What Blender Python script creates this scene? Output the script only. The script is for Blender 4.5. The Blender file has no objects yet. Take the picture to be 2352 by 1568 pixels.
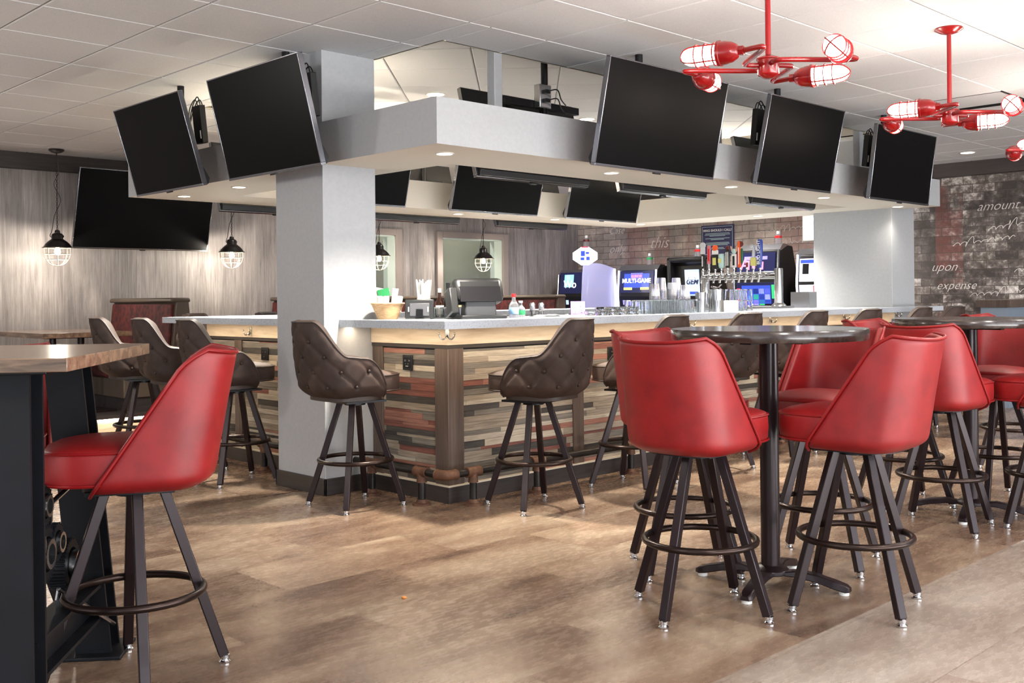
import bpy, bmesh, math, random
from mathutils import Vector, Matrix, Euler
random.seed(7)
SC = bpy.context.scene
COL = SC.collection
PI = math.pi
def R(d): return math.radians(d)
def lin(c):
    return tuple((x/255/12.92 if x/255 <= .04045 else ((x/255+.055)/1.055)**2.4) for x in c[:3]) + (1.0,)

# ---------------------------------------------------------------- materials
def newmat(name):
    m = bpy.data.materials.new(name); m.use_nodes = True
    nt = m.node_tree; b = nt.nodes['Principled BSDF']
    return m, nt, b
def M(name, c, rough=.5, metal=0., coat=0., emit=None, es=0., trans=0., ior=1.45, alpha=1., spec=None):
    m, nt, b = newmat(name)
    b.inputs['Base Color'].default_value = lin(c); b.inputs['Roughness'].default_value = rough
    b.inputs['Metallic'].default_value = metal; b.inputs['Coat Weight'].default_value = coat
    b.inputs['Transmission Weight'].default_value = trans; b.inputs['IOR'].default_value = ior
    b.inputs['Alpha'].default_value = alpha
    if spec is not None: b.inputs['Specular IOR Level'].default_value = spec
    if emit: b.inputs['Emission Color'].default_value = lin(emit); b.inputs['Emission Strength'].default_value = es
    return m
def N(nt, t, **kw):
    n = nt.nodes.new(t)
    for k, v in kw.items(): setattr(n, k, v)
    return n
def coords(nt, scale=(1,1,1), rot=(0,0,0), loc=(0,0,0)):
    tc = N(nt, 'ShaderNodeTexCoord'); mp = N(nt, 'ShaderNodeMapping')
    mp.inputs['Scale'].default_value = scale; mp.inputs['Rotation'].default_value = rot; mp.inputs['Location'].default_value = loc
    nt.links.new(tc.outputs['Object'], mp.inputs['Vector']); return mp.outputs['Vector']
def noise(nt, vec, scale=1., detail=4., rough=.55, dist=0.):
    n = N(nt, 'ShaderNodeTexNoise'); n.inputs['Scale'].default_value = scale; n.inputs['Detail'].default_value = detail
    n.inputs['Roughness'].default_value = rough; n.inputs['Distortion'].default_value = dist
    if vec is not None: nt.links.new(vec, n.inputs['Vector'])
    return n.outputs['Fac']
def ramp(nt, fac, stops):
    r = N(nt, 'ShaderNodeValToRGB'); el = r.color_ramp.elements
    while len(el) < len(stops): el.new(.5)
    for e, (p, c) in zip(el, stops): e.position = p; e.color = lin(c)
    nt.links.new(fac, r.inputs['Fac']); return r.outputs['Color']
def mix(nt, a, b, fac, mode='MIX'):
    n = N(nt, 'ShaderNodeMix', data_type='RGBA', blend_type=mode)
    for s, v in ((6, a), (7, b), (0, fac)):
        if hasattr(v, 'is_linked') or hasattr(v, 'node'): nt.links.new(v, n.inputs[s])
        else: n.inputs[s].default_value = v
    return n.outputs[2]
def math_(nt, op, a, b=None):
    n = N(nt, 'ShaderNodeMath', operation=op)
    for i, v in enumerate((a, b)):
        if v is None: continue
        if hasattr(v, 'node'): nt.links.new(v, n.inputs[i])
        else: n.inputs[i].default_value = v
    return n.outputs[0]
def bump(nt, b, h, strength=.2, dist=.01):
    n = N(nt, 'ShaderNodeBump'); n.inputs['Strength'].default_value = strength; n.inputs['Distance'].default_value = dist
    nt.links.new(h, n.inputs['Height']); nt.links.new(n.outputs['Normal'], b.inputs['Normal'])
def wood(name, stops, sc=(2,2,40), rough=.5, coat=0., bmp=.15, dist=.6):
    m, nt, b = newmat(name); v = coords(nt, sc)
    f = noise(nt, v, 1., 6, .6, dist)
    nt.links.new(ramp(nt, f, stops), b.inputs['Base Color'])
    b.inputs['Roughness'].default_value = rough; b.inputs['Coat Weight'].default_value = coat; b.inputs['Coat Roughness'].default_value = .12
    if bmp: bump(nt, b, f, bmp, .004)
    return m
def mottled(name, stops, sc=(6,6,6), rough=.5, metal=0., bmp=0., coat=0., detail=5):
    m, nt, b = newmat(name); f = noise(nt, coords(nt, sc), 1., detail, .6)
    nt.links.new(ramp(nt, f, stops), b.inputs['Base Color'])
    b.inputs['Roughness'].default_value = rough; b.inputs['Metallic'].default_value = metal; b.inputs['Coat Weight'].default_value = coat
    if bmp: bump(nt, b, f, bmp, .003)
    return m

def floor_mat(name, stops, seed):
    m, nt, b = newmat(name)
    v = coords(nt)
    br = N(nt, 'ShaderNodeTexBrick'); br.offset = .5; br.inputs['Scale'].default_value = 1.
    br.inputs['Brick Width'].default_value = .92; br.inputs['Row Height'].default_value = .46
    br.inputs['Mortar Size'].default_value = .0016; br.inputs['Mortar Smooth'].default_value = .2; br.inputs['Bias'].default_value = 0
    br.inputs['Color1'].default_value = (0,0,0,1); br.inputs['Color2'].default_value = (1,1,1,1); br.inputs['Mortar'].default_value = (.5,.5,.5,1)
    nt.links.new(v, br.inputs['Vector'])
    off = N(nt, 'ShaderNodeVectorMath', operation='MULTIPLY'); off.inputs[1].default_value = (3.1+seed, 5.7, 2.3)
    nt.links.new(br.outputs['Color'], off.inputs[0])
    st = N(nt, 'ShaderNodeVectorMath', operation='MULTIPLY'); st.inputs[1].default_value = (1.15, 3.6, 1.); nt.links.new(v, st.inputs[0])
    ad = N(nt, 'ShaderNodeVectorMath', operation='ADD'); nt.links.new(st.outputs[0], ad.inputs[0]); nt.links.new(off.outputs[0], ad.inputs[1])
    f = noise(nt, ad.outputs[0], 1.05, 7, .54, .5)
    c = ramp(nt, f, stops)
    f2 = noise(nt, ad.outputs[0], 14., 4, .6)
    c = mix(nt, c, ramp(nt, f2, [(.3,(110,90,75)),(.7,(205,200,195))]), .13, 'OVERLAY')
    tone = math_(nt, 'MULTIPLY_ADD', br.outputs['Color'], .16)
    nt.nodes[-1].inputs[2].default_value = .9
    hv = N(nt, 'ShaderNodeHueSaturation'); nt.links.new(c, hv.inputs['Color']); nt.links.new(tone, hv.inputs['Value'])
    c = mix(nt, hv.outputs['Color'], lin((92,72,56)), math_(nt, 'MULTIPLY', br.outputs['Fac'], .55))
    nt.links.new(c, b.inputs['Base Color'])
    nt.links.new(ramp(nt, f2, [(.3,(120,120,120)),(.8,(165,165,165))]), b.inputs['Roughness'])
    b.inputs['Specular IOR Level'].default_value = .4
    bump(nt, b, f2, .04, .002)
    return m

def barnwood(name):
    m, nt, b = newmat(name)
    tc = N(nt, 'ShaderNodeTexCoord'); sp = N(nt, 'ShaderNodeSeparateXYZ'); nt.links.new(tc.outputs['Object'], sp.inputs[0])
    pl = math_(nt, 'FLOOR', math_(nt, 'DIVIDE', sp.outputs['X'], .2))
    wn = N(nt, 'ShaderNodeTexWhiteNoise', noise_dimensions='1D'); nt.links.new(pl, wn.inputs['W'])
    cb = N(nt, 'ShaderNodeCombineXYZ'); nt.links.new(math_(nt, 'MULTIPLY', sp.outputs['X'], 34.), cb.inputs[0])
    nt.links.new(math_(nt, 'MULTIPLY', wn.outputs['Value'], 40.), cb.inputs[1]); nt.links.new(math_(nt, 'MULTIPLY', sp.outputs['Z'], 1.6), cb.inputs[2])
    f = noise(nt, cb.outputs[0], 1., 8, .68, .9)
    cb2 = N(nt, 'ShaderNodeCombineXYZ'); nt.links.new(math_(nt, 'MULTIPLY', sp.outputs['X'], 5.), cb2.inputs[0])
    nt.links.new(math_(nt, 'MULTIPLY', wn.outputs['Value'], 17.), cb2.inputs[1]); nt.links.new(math_(nt, 'MULTIPLY', sp.outputs['Z'], 1.3), cb2.inputs[2])
    g = noise(nt, cb2.outputs[0], 1., 4, .6, .4)
    c = ramp(nt, f, [(.22,(106,99,97)),(.47,(142,134,131)),(.62,(160,152,149)),(.82,(180,173,169))])
    c = mix(nt, c, ramp(nt, g, [(.3,(95,88,86)),(.5,(160,155,152)),(.72,(215,208,203))]), .42, 'OVERLAY')
    hv = N(nt, 'ShaderNodeHueSaturation'); hv.inputs['Saturation'].default_value = .8; nt.links.new(c, hv.inputs['Color'])
    tone = math_(nt, 'MULTIPLY_ADD', wn.outputs['Value'], .28); nt.nodes[-1].inputs[2].default_value = .98
    nt.links.new(tone, hv.inputs['Value']); c = hv.outputs['Color']
    nt.links.new(c, b.inputs['Base Color']); b.inputs['Roughness'].default_value = .55
    bump(nt, b, f, .12, .004)
    return m

def mural(name):
    m, nt, b = newmat(name)
    tc = N(nt, 'ShaderNodeTexCoord'); sp = N(nt, 'ShaderNodeSeparateXYZ'); nt.links.new(tc.outputs['Object'], sp.inputs[0])
    cb = N(nt, 'ShaderNodeCombineXYZ'); nt.links.new(sp.outputs['Y'], cb.inputs[0]); nt.links.new(sp.outputs['Z'], cb.inputs[1])
    wv = N(nt, 'ShaderNodeTexNoise'); wv.inputs['Scale'].default_value = 3.; nt.links.new(cb.outputs[0], wv.inputs['Vector'])
    wob = N(nt, 'ShaderNodeVectorMath', operation='MULTIPLY_ADD'); nt.links.new(wv.outputs['Color'], wob.inputs[0]); wob.inputs[1].default_value = (.05,.02,0)
    nt.links.new(cb.outputs[0], wob.inputs[2])
    br = N(nt, 'ShaderNodeTexBrick'); br.offset = .43; br.inputs['Scale'].default_value = 1.
    br.inputs['Brick Width'].default_value = .25; br.inputs['Row Height'].default_value = .098; br.inputs['Mortar Size'].default_value = .005; br.inputs['Mortar Smooth'].default_value = .5
    br.inputs['Color1'].default_value = (.1,.1,.1,1); br.inputs['Color2'].default_value = (.9,.9,.9,1)
    nt.links.new(wob.outputs[0], br.inputs['Vector'])
    big = noise(nt, cb.outputs[0], .75, 3, .5, .3); mid = noise(nt, cb.outputs[0], 3.5, 8, .68, .6); fine = noise(nt, cb.outputs[0], 16., 8, .75)
    warm = ramp(nt, mid, [(.3,(150,138,130)),(.5,(186,175,166)),(.7,(216,207,199))])
    dark = ramp(nt, math_(nt, 'ADD', math_(nt, 'ADD', math_(nt, 'MULTIPLY', mid, .5), math_(nt, 'MULTIPLY', fine, .42)), math_(nt, 'MULTIPLY', br.outputs['Color'], .13)), [(.47,(66,59,57)),(.55,(108,100,96)),(.60,(172,166,162)),(.68,(236,233,231))])
    yf = N(nt, 'ShaderNodeMapRange'); yf.inputs['From Min'].default_value = 6.4; yf.inputs['From Max'].default_value = 5.2; nt.links.new(sp.outputs['Y'], yf.inputs['Value'])
    c = mix(nt, warm, dark, yf.outputs[0])
    tone = mix(nt, c, br.outputs['Color'], .22, 'OVERLAY')
    shade = mix(nt, tone, ramp(nt, big, [(.35,(84,82,86)),(.5,(134,132,132)),(.65,(178,174,170))]), .5, 'OVERLAY')
    redm = ramp(nt, noise(nt, coords(nt, (1,.9,.45), loc=(0,3.7,1.2)), 1.1, 2, .4), [(.57,(0,0,0)),(.6,(255,255,255))])
    red = mix(nt, shade, lin((150,92,82)), math_(nt, 'MULTIPLY', redm, .4))
    def band(lo,hi):
        return math_(nt,'MULTIPLY',math_(nt,'GREATER_THAN',sp.outputs['Y'],lo),math_(nt,'LESS_THAN',sp.outputs['Y'],hi))
    bands=math_(nt,'ADD',band(4.98,5.3),band(9.2,9.5))
    pn=ramp(nt,noise(nt,cb.outputs[0],2.2,4,.6),[(.45,(0,0,0)),(.56,(255,255,255))])
    red = mix(nt, red, lin((146,78,68)), math_(nt,'MULTIPLY',math_(nt,'MULTIPLY',bands,pn),.38))
    fin = mix(nt, red, lin((74,66,62)), math_(nt, 'MULTIPLY', br.outputs['Fac'], .85))
    nt.links.new(fin, b.inputs['Base Color']); b.inputs['Roughness'].default_value = .6
    return m

MT = {}
MT['floor'] = floor_mat('vinyl_brown', [(.28,(86,66,54)),(.42,(114,91,75)),(.55,(137,115,96)),(.70,(160,141,121))], 0.)
MT['floor2'] = floor_mat('vinyl_grey', [(.25,(118,103,91)),(.42,(146,131,119)),(.6,(168,155,143)),(.75,(184,173,162))], 2.)
MT['ceil'] = mottled('acoustic_tile', [(.35,(205,207,210)),(.65,(218,220,222))], (160,160,160), .9, bmp=.25)
MT['tbar'] = M('ceiling_bar', (84,84,86), .6)
MT['barn'] = barnwood('grey_barnwood'); MT['mural'] = mural('brick_mural')
MT['beam'] = wood('dark_beam', [(.3,(36,31,31)),(.7,(58,51,50))], (3,3,60), .5)
MT['paint'] = mottled('grey_paint', [(.4,(161,163,166)),(.6,(165,167,170))], (40,40,40), .5)
MT['bluegrey'] = M('blue_grey_laminate', (132,146,162), .4)
MT['cream'] = M('cream_paint_and_bounce', (220,212,198), .7)
MT['frame'] = M('window_frame_taupe', (150,138,132), .5)
MT['glass'] = M('clear_glass', (252,254,254), .02, trans=1., ior=1.28)
MT['winglass'] = M('window_glass', (120,128,120), .04, alpha=.25, spec=.7)
MT['olive'] = M('olive_wall', (118,118,104), .8)
MT['jamb'] = M('pale_jamb', (196,206,198), .6)
MT['kick'] = wood('dark_kick', [(.3,(38,33,32)),(.7,(56,49,47))], (3,3,60), .45)
MT['post'] = wood('post_walnut', [(.3,(66,54,48)),(.7,(98,83,74))], (40,40,2), .45)
MT['apron'] = wood('pale_maple', [(.3,(172,155,134)),(.5,(192,176,155)),(.7,(208,195,176))], (2.5,2.5,22), .5, bmp=.05)
MT['ledge'] = M('ledge_cream', (216,204,186), .5)
MT['quartz'] = mottled('grey_quartz', [(.34,(158,166,176)),(.44,(184,191,199)),(.7,(196,202,209))], (90,90,90), .16, coat=.2, detail=8)
PL = [wood('plank_cream', [(.3,(142,132,118)),(.55,(178,168,152)),(.75,(196,188,173))], (5,5,90), .55),
      wood('plank_beige', [(.3,(112,101,88)),(.55,(146,134,119)),(.75,(166,154,139))], (5,5,90), .55),
      wood('plank_grey', [(.3,(80,75,69)),(.55,(112,106,98)),(.75,(136,129,120))], (5,5,90), .55),
      wood('plank_char', [(.3,(36,34,33)),(.7,(74,69,64))], (5,5,90), .55),
      wood('plank_red', [(.3,(92,54,47)),(.7,(134,84,73))], (5,5,90), .55),
      wood('plank_rust', [(.3,(118,78,67)),(.7,(158,112,97))], (5,5,90), .55)]
MT['redv'] = mottled('red_vinyl', [(.3,(120,14,18)),(.55,(136,19,22)),(.75,(146,25,26))], (9,9,9), .46, bmp=.03)
MT['redpipe'] = M('red_piping', (132,14,18), .4)
MT['suede'] = mottled('brown_suede', [(.3,(46,37,34)),(.55,(60,48,44)),(.75,(76,62,56))], (7,7,7), .6, bmp=.05)
MT['suede'].node_tree.nodes['Principled BSDF'].inputs['Specular IOR Level'].default_value=.2
MT['suedepipe'] = M('dark_brown_piping', (48,37,32), .5)
MT['leg'] = M('dark_bronze_metal', (36,24,27), .34, metal=.4, coat=.1)
MT['ring'] = M('dark_bronze_ring', (52,40,36), .28, metal=.75)
MT['chrome'] = M('chrome', (210,210,212), .12, metal=1.)
MT['nickel'] = M('nickel', (200,196,188), .22, metal=1.)
MT['steel'] = M('stainless', (190,192,196), .24, metal=1.)
MT['blk'] = M('black_plastic', (18,18,19), .42); MT['blkm'] = M('black_metal', (20,19,22), .38, metal=.4)
MT['ibeam'] = mottled('blackened_steel', [(.3,(8,9,13)),(.7,(18,19,25))], (7,7,7), .5)
MT['ibeam'].node_tree.nodes['Principled BSDF'].inputs['Specular IOR Level'].default_value=.25
MT['screen'] = M('tv_screen', (6,6,7), .34, spec=.10); MT['bezel'] = M('tv_bezel', (150,151,158), .22, metal=1.)
MT['darkwood'] = wood('dark_tabletop', [(.3,(38,29,26)),(.55,(58,46,41)),(.75,(76,64,58))], (26,3,26), .2, coat=.35, bmp=.03)
MT['butcher'] = wood('walnut_tabletop', [(.3,(98,76,62)),(.55,(138,110,88)),(.75,(166,138,114))], (22,3,22), .24, coat=.35, bmp=.04)
MT['butchedge'] = wood('walnut_edge', [(.3,(62,50,43)),(.55,(104,84,68)),(.75,(138,114,94))], (5,5,60), .4, bmp=.2)
MT['redm'] = M('red_enamel', (134,8,12), .25, coat=.3)
MT['lampglow'] = M('frosted_lamp_globe', (255,246,232), .3, emit=(255,242,226), es=42.)
MT['bulb'] = M('lit_bulb', (255,240,215), .3, emit=(255,226,180), es=22.)
MT['down'] = M('lit_downlight', (255,248,236), .4, emit=(255,240,218), es=14.)
MT['downrim'] = M('downlight_trim', (228,224,216), .5)
MT['led'] = M('led_strip', (255,240,214), .4, emit=(255,230,194), es=30.)
MT['led2'] = M('cove_led', (255,240,214), .4, emit=(255,236,208), es=110.)
MT['blackshade'] = M('black_enamel', (20,17,15), .28, coat=.3); MT['cagew'] = M('cage_wire_cream', (120,110,92), .4)
MT['pipe'] = mottled('black_iron_pipe', [(.3,(28,26,25)),(.7,(52,48,46))], (12,12,12), .4, metal=.6)
MT['rust'] = mottled('rusty_fitting', [(.3,(72,48,37)),(.55,(104,72,54)),(.75,(128,96,76))], (14,14,14), .6, metal=.35, bmp=.1)
MT['boothred'] = mottled('maroon_fabric', [(.35,(40,13,15)),(.5,(74,21,22)),(.65,(98,34,31))], (16,16,13), .8)
MT['boothbrown'] = M('booth_vinyl', (82,70,60), .5)
MT['white'] = M('white_plastic', (232,232,230), .45); MT['paper'] = M('paper', (238,237,233), .8)
MT['wicker'] = wood('wicker', [(.3,(180,138,96)),(.7,(222,186,142))], (30,30,160), .7, bmp=.4)
# ---------------------------------------------------------------- mesh builder
class MB:
    def __init__(s): s.v=[]; s.f=[]; s.mi=[]; s.cur=0
    def add(s, vs, fs, mat=None):
        o=len(s.v); s.v += [tuple(p) for p in vs]
        for f in fs: s.f.append(tuple(o+i for i in f)); s.mi.append(s.cur)
    def box(s, c, d, rot=None):
        hx,hy,hz=d[0]/2,d[1]/2,d[2]/2
        P=[Vector((x,y,z)) for x in (-hx,hx) for y in (-hy,hy) for z in (-hz,hz)]
        if rot is not None:
            rm = rot if isinstance(rot, Matrix) else Euler(rot).to_matrix()
            P=[rm@p for p in P]
        P=[p+Vector(c) for p in P]
        s.add(P,[(0,1,3,2),(4,6,7,5),(0,4,5,1),(2,3,7,6),(0,2,6,4),(1,5,7,3)]); return s
    def b2(s, lo, hi):
        return s.box([(a+b)/2 for a,b in zip(lo,hi)],[abs(b-a) for a,b in zip(lo,hi)])
    def bar(s, a, b, w, h=None, roll=0.):
        a=Vector(a); b=Vector(b); d=b-a; h=h or w
        q=d.to_track_quat('Z','Y').to_matrix() @ Matrix.Rotation(roll,3,'Z')
        return s.box((a+b)/2,(w,h,d.length),q)
    def tube(s, pts, r, n=10, closed=False, caps=True):
        pts=[Vector(p) for p in pts]; m=len(pts); rs = r if isinstance(r,(list,tuple)) else [r]*m
        vs=[]; up=None
        for i,p in enumerate(pts):
            a = pts[(i-1)%m] if (closed or i>0) else p
            b = pts[(i+1)%m] if (closed or i<m-1) else p
            t=(b-a).normalized()
            if up is None: up = Vector((0,0,1)) if abs(t.z)<.9 else Vector((1,0,0))
            x=t.cross(up)
            if x.length<1e-5: x=t.orthogonal()
            x.normalize(); y=x.cross(t).normalized(); up=y
            for k in range(n):
                an=2*PI*k/n; vs.append(p+(x*math.cos(an)+y*math.sin(an))*rs[i])
        fs=[]; mm = m if closed else m-1
        for i in range(mm):
            for k in range(n):
                j=(i+1)%m; fs.append((i*n+k,i*n+(k+1)%n,j*n+(k+1)%n,j*n+k))
        if caps and not closed: fs += [tuple(range(n))[::-1], tuple(range((m-1)*n,m*n))]
        s.add(vs,fs); return s
    def lathe(s, prof, n=24, o=(0,0,0), rot=None, a0=0., a1=2*PI):
        full = abs(a1-a0-2*PI)<1e-6; vs=[]; k=n if full else n+1
        rm = rot if isinstance(rot,Matrix) else (Euler(rot).to_matrix() if rot is not None else Matrix.Identity(3))
        for (r,z) in prof:
            for i in range(k):
                an=a0+(a1-a0)*i/n; vs.append(rm@Vector((r*math.cos(an),r*math.sin(an),z))+Vector(o))
        fs=[]
        for i in range(len(prof)-1):
            for j in range(n):
                j2=(j+1)%k; fs.append((i*k+j,i*k+j2,(i+1)*k+j2,(i+1)*k+j))
        if full:
            if prof[0][0]>1e-6: fs.append(tuple(range(k))[::-1])
            if prof[-1][0]>1e-6: fs.append(tuple(range((len(prof)-1)*k,len(prof)*k)))
        s.add(vs,fs); return s
    def cyl(s, c, r, z0, z1, n=20, rot=None): return s.lathe([(r,z0),(r,z1)],n,c,rot)
    def torus(s, c, R_, r, n=36, m=10, rot=None, a0=0., a1=2*PI):
        rm = rot if isinstance(rot,Matrix) else (Euler(rot).to_matrix() if rot is not None else Matrix.Identity(3))
        cl = abs(a1-a0-2*PI)<1e-6; k=n if cl else n+1
        return s.tube([rm@Vector((R_*math.cos(a0+(a1-a0)*i/n),R_*math.sin(a0+(a1-a0)*i/n),0))+Vector(c) for i in range(k)], r, m, closed=cl)
    def prism(s, poly, z0, z1, rot=None, o=(0,0,0)):
        rm = rot if isinstance(rot,Matrix) else (Euler(rot).to_matrix() if rot is not None else Matrix.Identity(3))
        n=len(poly); vs=[rm@Vector((x,y,z))+Vector(o) for z in (z0,z1) for x,y in poly]
        s.add(vs,[tuple(range(n))[::-1],tuple(range(n,2*n))]+[(i,(i+1)%n,n+(i+1)%n,n+i) for i in range(n)]); return s
    def grid(s, rows, closed=False):
        n=len(rows[0]); vs=[p for r in rows for p in r]; fs=[]
        for i in range(len(rows)-1):
            for j in range(n if closed else n-1):
                k=(j+1)%n; fs.append((i*n+j,i*n+k,(i+1)*n+k,(i+1)*n+j))
        s.add(vs,fs); return s
    def sphere(s, c, r, n=12, m=8, sc=(1,1,1)):
        rows=[]
        prof=[(r*math.sin(PI*i/m), -r*math.cos(PI*i/m)) for i in range(m+1)]
        vs=[];
        for (q,z) in prof:
            for k in range(n): vs.append((c[0]+sc[0]*q*math.cos(2*PI*k/n),c[1]+sc[1]*q*math.sin(2*PI*k/n),c[2]+sc[2]*z))
        fs=[(i*n+k,i*n+(k+1)%n,(i+1)*n+(k+1)%n,(i+1)*n+k) for i in range(m) for k in range(n)]
        s.add(vs,fs); return s
    def build(s, name, mats, parent=None, loc=(0,0,0), rot=(0,0,0), smooth=40, bevel=0., sub=0, solid=None, merge=False):
        me=bpy.data.meshes.new(name); me.from_pydata(s.v,[],s.f)
        if not isinstance(mats,(list,tuple)): mats=[mats]
        for m in mats: me.materials.append(MT[m] if isinstance(m,str) else m)
        if len(mats)>1: me.polygons.foreach_set('material_index', s.mi)
        bm=bmesh.new(); bm.from_mesh(me)
        if merge: bmesh.ops.remove_doubles(bm, verts=bm.verts, dist=1e-5)
        bmesh.ops.recalc_face_normals(bm, faces=bm.faces); bm.to_mesh(me); bm.free()
        if smooth:
            me.polygons.foreach_set('use_smooth',[True]*len(me.polygons)); me.set_sharp_from_angle(angle=R(smooth))
        o=bpy.data.objects.new(name, me); COL.objects.link(o); o.location=loc; o.rotation_euler=rot
        if parent is not None: o.parent=parent
        if bevel:
            b=o.modifiers.new('edge','BEVEL'); b.width=bevel; b.segments=2; b.limit_method='ANGLE'; b.angle_limit=R(35)
        if solid is not None:
            q=o.modifiers.new('thick','SOLIDIFY'); q.thickness=solid; q.offset=-1
        if sub:
            q=o.modifiers.new('sub','SUBSURF'); q.levels=sub; q.render_levels=sub
        me.update(); return o
def spline(pts, n=8):
    P=[Vector(p) for p in pts]; out=[]
    for i in range(len(P)-1):
        p0=P[max(i-1,0)]; p1=P[i]; p2=P[i+1]; p3=P[min(i+2,len(P)-1)]
        for k in range(n):
            t=k/n; out.append(.5*((2*p1)+(p2-p0)*t+(2*p0-5*p1+4*p2-p3)*t*t+(3*p1-p0-3*p2+p3)*t**3))
    out.append(P[-1]); return out
def tag(o, label, cat, group=None, kind=None):
    o['label']=label; o['category']=cat
    if group: o['group']=group
    if kind: o['kind']=kind
    return o
def thing(name, label, cat, loc=(0,0,0), rz=0., group=None):
    o=bpy.data.objects.new(name,None); COL.objects.link(o); o.location=loc; o.rotation_euler=(0,0,rz); o.empty_display_size=.1
    return tag(o,label,cat,group)
def struct(o): o['kind']='structure'; return o
def kids(o, cache={}):
    return list(o.children)
def dup(o, label, loc=None, rz=None, group=None, parent=None, leg_rot=None):
    c=o.copy(); COL.objects.link(c)
    if parent is not None: c.parent=parent
    for ch in kids(o): dup(ch,None,parent=c)
    if label: c['label']=label
    if group: c['group']=group
    if loc is not None: c.location=loc
    if rz is not None: c.rotation_euler=(0,0,rz)
    return c
def text(body, size, mat, parent, loc, rot, name='lettering', ext=.001, shear=0., align='CENTER', bold=0.):
    cu=bpy.data.curves.new(name,'FONT'); cu.body=body; cu.size=size; cu.extrude=ext; cu.shear=shear; cu.align_x=align; cu.align_y='CENTER'
    cu.resolution_u=3
    if bold: cu.offset=bold
    cu.materials.append(MT[mat] if isinstance(mat,str) else mat)
    tmp=bpy.data.objects.new(name,cu); me=bpy.data.meshes.new_from_object(tmp); bpy.data.objects.remove(tmp)
    me.materials.clear(); me.materials.append(MT[mat] if isinstance(mat,str) else mat)
    o=bpy.data.objects.new(name,me); COL.objects.link(o); o.location=loc; o.rotation_euler=rot
    if parent is not None: o.parent=parent
    return o
def face_rot(az):   # text standing upright whose front looks along azimuth az (degrees)
    return (R(90),0,R(az+90))

# ---------------------------------------------------------------- camera
CZ=2.696; EYE=1.19
cam=bpy.data.cameras.new('camera'); co=bpy.data.objects.new('camera',cam); COL.objects.link(co)
cam.sensor_fit='HORIZONTAL'; cam.sensor_width=36.; cam.lens=36.*2384/2352; cam.shift_y=-(784-681.6)/2352; cam.clip_start=.05; cam.clip_end=60
A=R(45.71); fw=Vector((math.cos(A),math.sin(A),0)); rt=Vector((math.sin(A),-math.cos(A),0)); up=Vector((0,0,1))
roll=R(.58); c_,s_=math.cos(roll),math.sin(roll)
# the picture's horizon climbs slightly to the right
cx=rt*c_-up*s_; cy=rt*s_+up*c_
co.matrix_world=Matrix(((cx.x,cy.x,-fw.x,0),(cx.y,cy.y,-fw.y,0),(cx.z,cy.z,-fw.z,EYE),(0,0,0,1)))
SC.camera=co
# ================================================================ SETTING
fl=MB(); fl.cur=0; fl.b2((-5,1.86,-.1),(13,11.5,0)); fl.cur=1; fl.b2((-5,-5,-.1),(13,1.86,0))
struct(fl.build('floor',['floor','floor2'],smooth=0))

OPEN=(3.98,4.64,9.35,7.5); HATCH=(8.089,3.0,8.699,3.61)
def clip(cells, h):
    out=[]
    for (x0,y0,x1,y1) in cells:
        if x1<=h[0] or x0>=h[2] or y1<=h[1] or y0>=h[3]: out.append((x0,y0,x1,y1)); continue
        if x0<h[0]: out.append((x0,y0,h[0],y1))
        if x1>h[2]: out.append((h[2],y0,x1,y1))
        a,b=max(x0,h[0]),min(x1,h[2])
        if y0<h[1]: out.append((a,y0,b,h[1]))
        if y1>h[3]: out.append((a,h[3],b,y1))
    return out
def tile_slab(mb, x0,y0,x1,y1,z,g=.0035,ch=.006,fr=None):
    def P(x,y,zz): return (fr@Vector((x,y,zz))) if fr else (x,y,zz)
    a=[(x0+g,y0+g),(x1-g,y0+g),(x1-g,y1-g),(x0+g,y1-g)]
    b=[(x0+g+ch,y0+g+ch),(x1-g-ch,y0+g+ch),(x1-g-ch,y1-g-ch),(x0+g+ch,y1-g-ch)]
    if x1-x0<.03 or y1-y0<.03: return
    vs=[P(x,y,z) for x,y in b]+[P(x,y,z+.005) for x,y in a]+[P(x,y,z+.012) for x,y in a]
    fs=[(0,3,2,1)]+[(i,(i+1)%4,4+(i+1)%4,4+i) for i in range(4)]+[(4+i,4+(i+1)%4,8+(i+1)%4,8+i) for i in range(4)]
    mb.add(vs,fs)
cl=MB(); cells=[]
gx=[3.2093+.61*k for k in range(-14,16)]; gy=[4.2198+.61*k for k in range(-14,12)]
for i in range(len(gx)-1):
    for j in range(len(gy)-1):
        x0,x1,y0,y1=gx[i],min(gx[i+1],12.2),gy[j],min(gy[j+1],11.0)
        if x0<12.2 and y0<11.0: cells.append((x0,y0,x1,y1))
cells=clip(clip(cells,OPEN),HATCH)
cl.cur=0
for c in cells: tile_slab(cl,*c,CZ)
cl.cur=1
for c in clip(clip([(-5.5,-4.5,12.3,11.1)],OPEN),HATCH): cl.b2((c[0],c[1],CZ+.009),(c[2],c[3],CZ+.02))
# bulkhead faces of the raised part
cl.cur=2
x0,y0,x1,y1=OPEN
for lo,hi in (((x0-.02,y0-.02,CZ),(x1+.02,y0,2.87)),((x0-.02,y1,CZ),(x1+.02,y1+.02,2.87)),((x0-.02,y0,CZ),(x0,y1,2.87)),((x1,y0,CZ),(x1+.02,y1,2.87))): cl.b2(lo,hi)
ceil_ob=cl.build('ceiling',['ceil','tbar','cream'],smooth=0); struct(ceil_ob)
rc=MB(); q=Matrix.Rotation(R(45),3,'Z')
for i in range(-8,9):
    for j in range(0,16):
        u0=4.485+.61*j; v0=-.275+.62*i
        cxy=q@Vector((u0+.3,v0+.3,0))
        if x0-.6<cxy.x<x1+.6 and y0-.6<cxy.y<y1+.6: tile_slab(rc,u0,v0,u0+.61,v0+.62,2.85,g=.004,fr=q)
rc.cur=1; rc.b2((x0-.5,y0-.5,2.859),(x1+.5,y1+.5,2.87))
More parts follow.
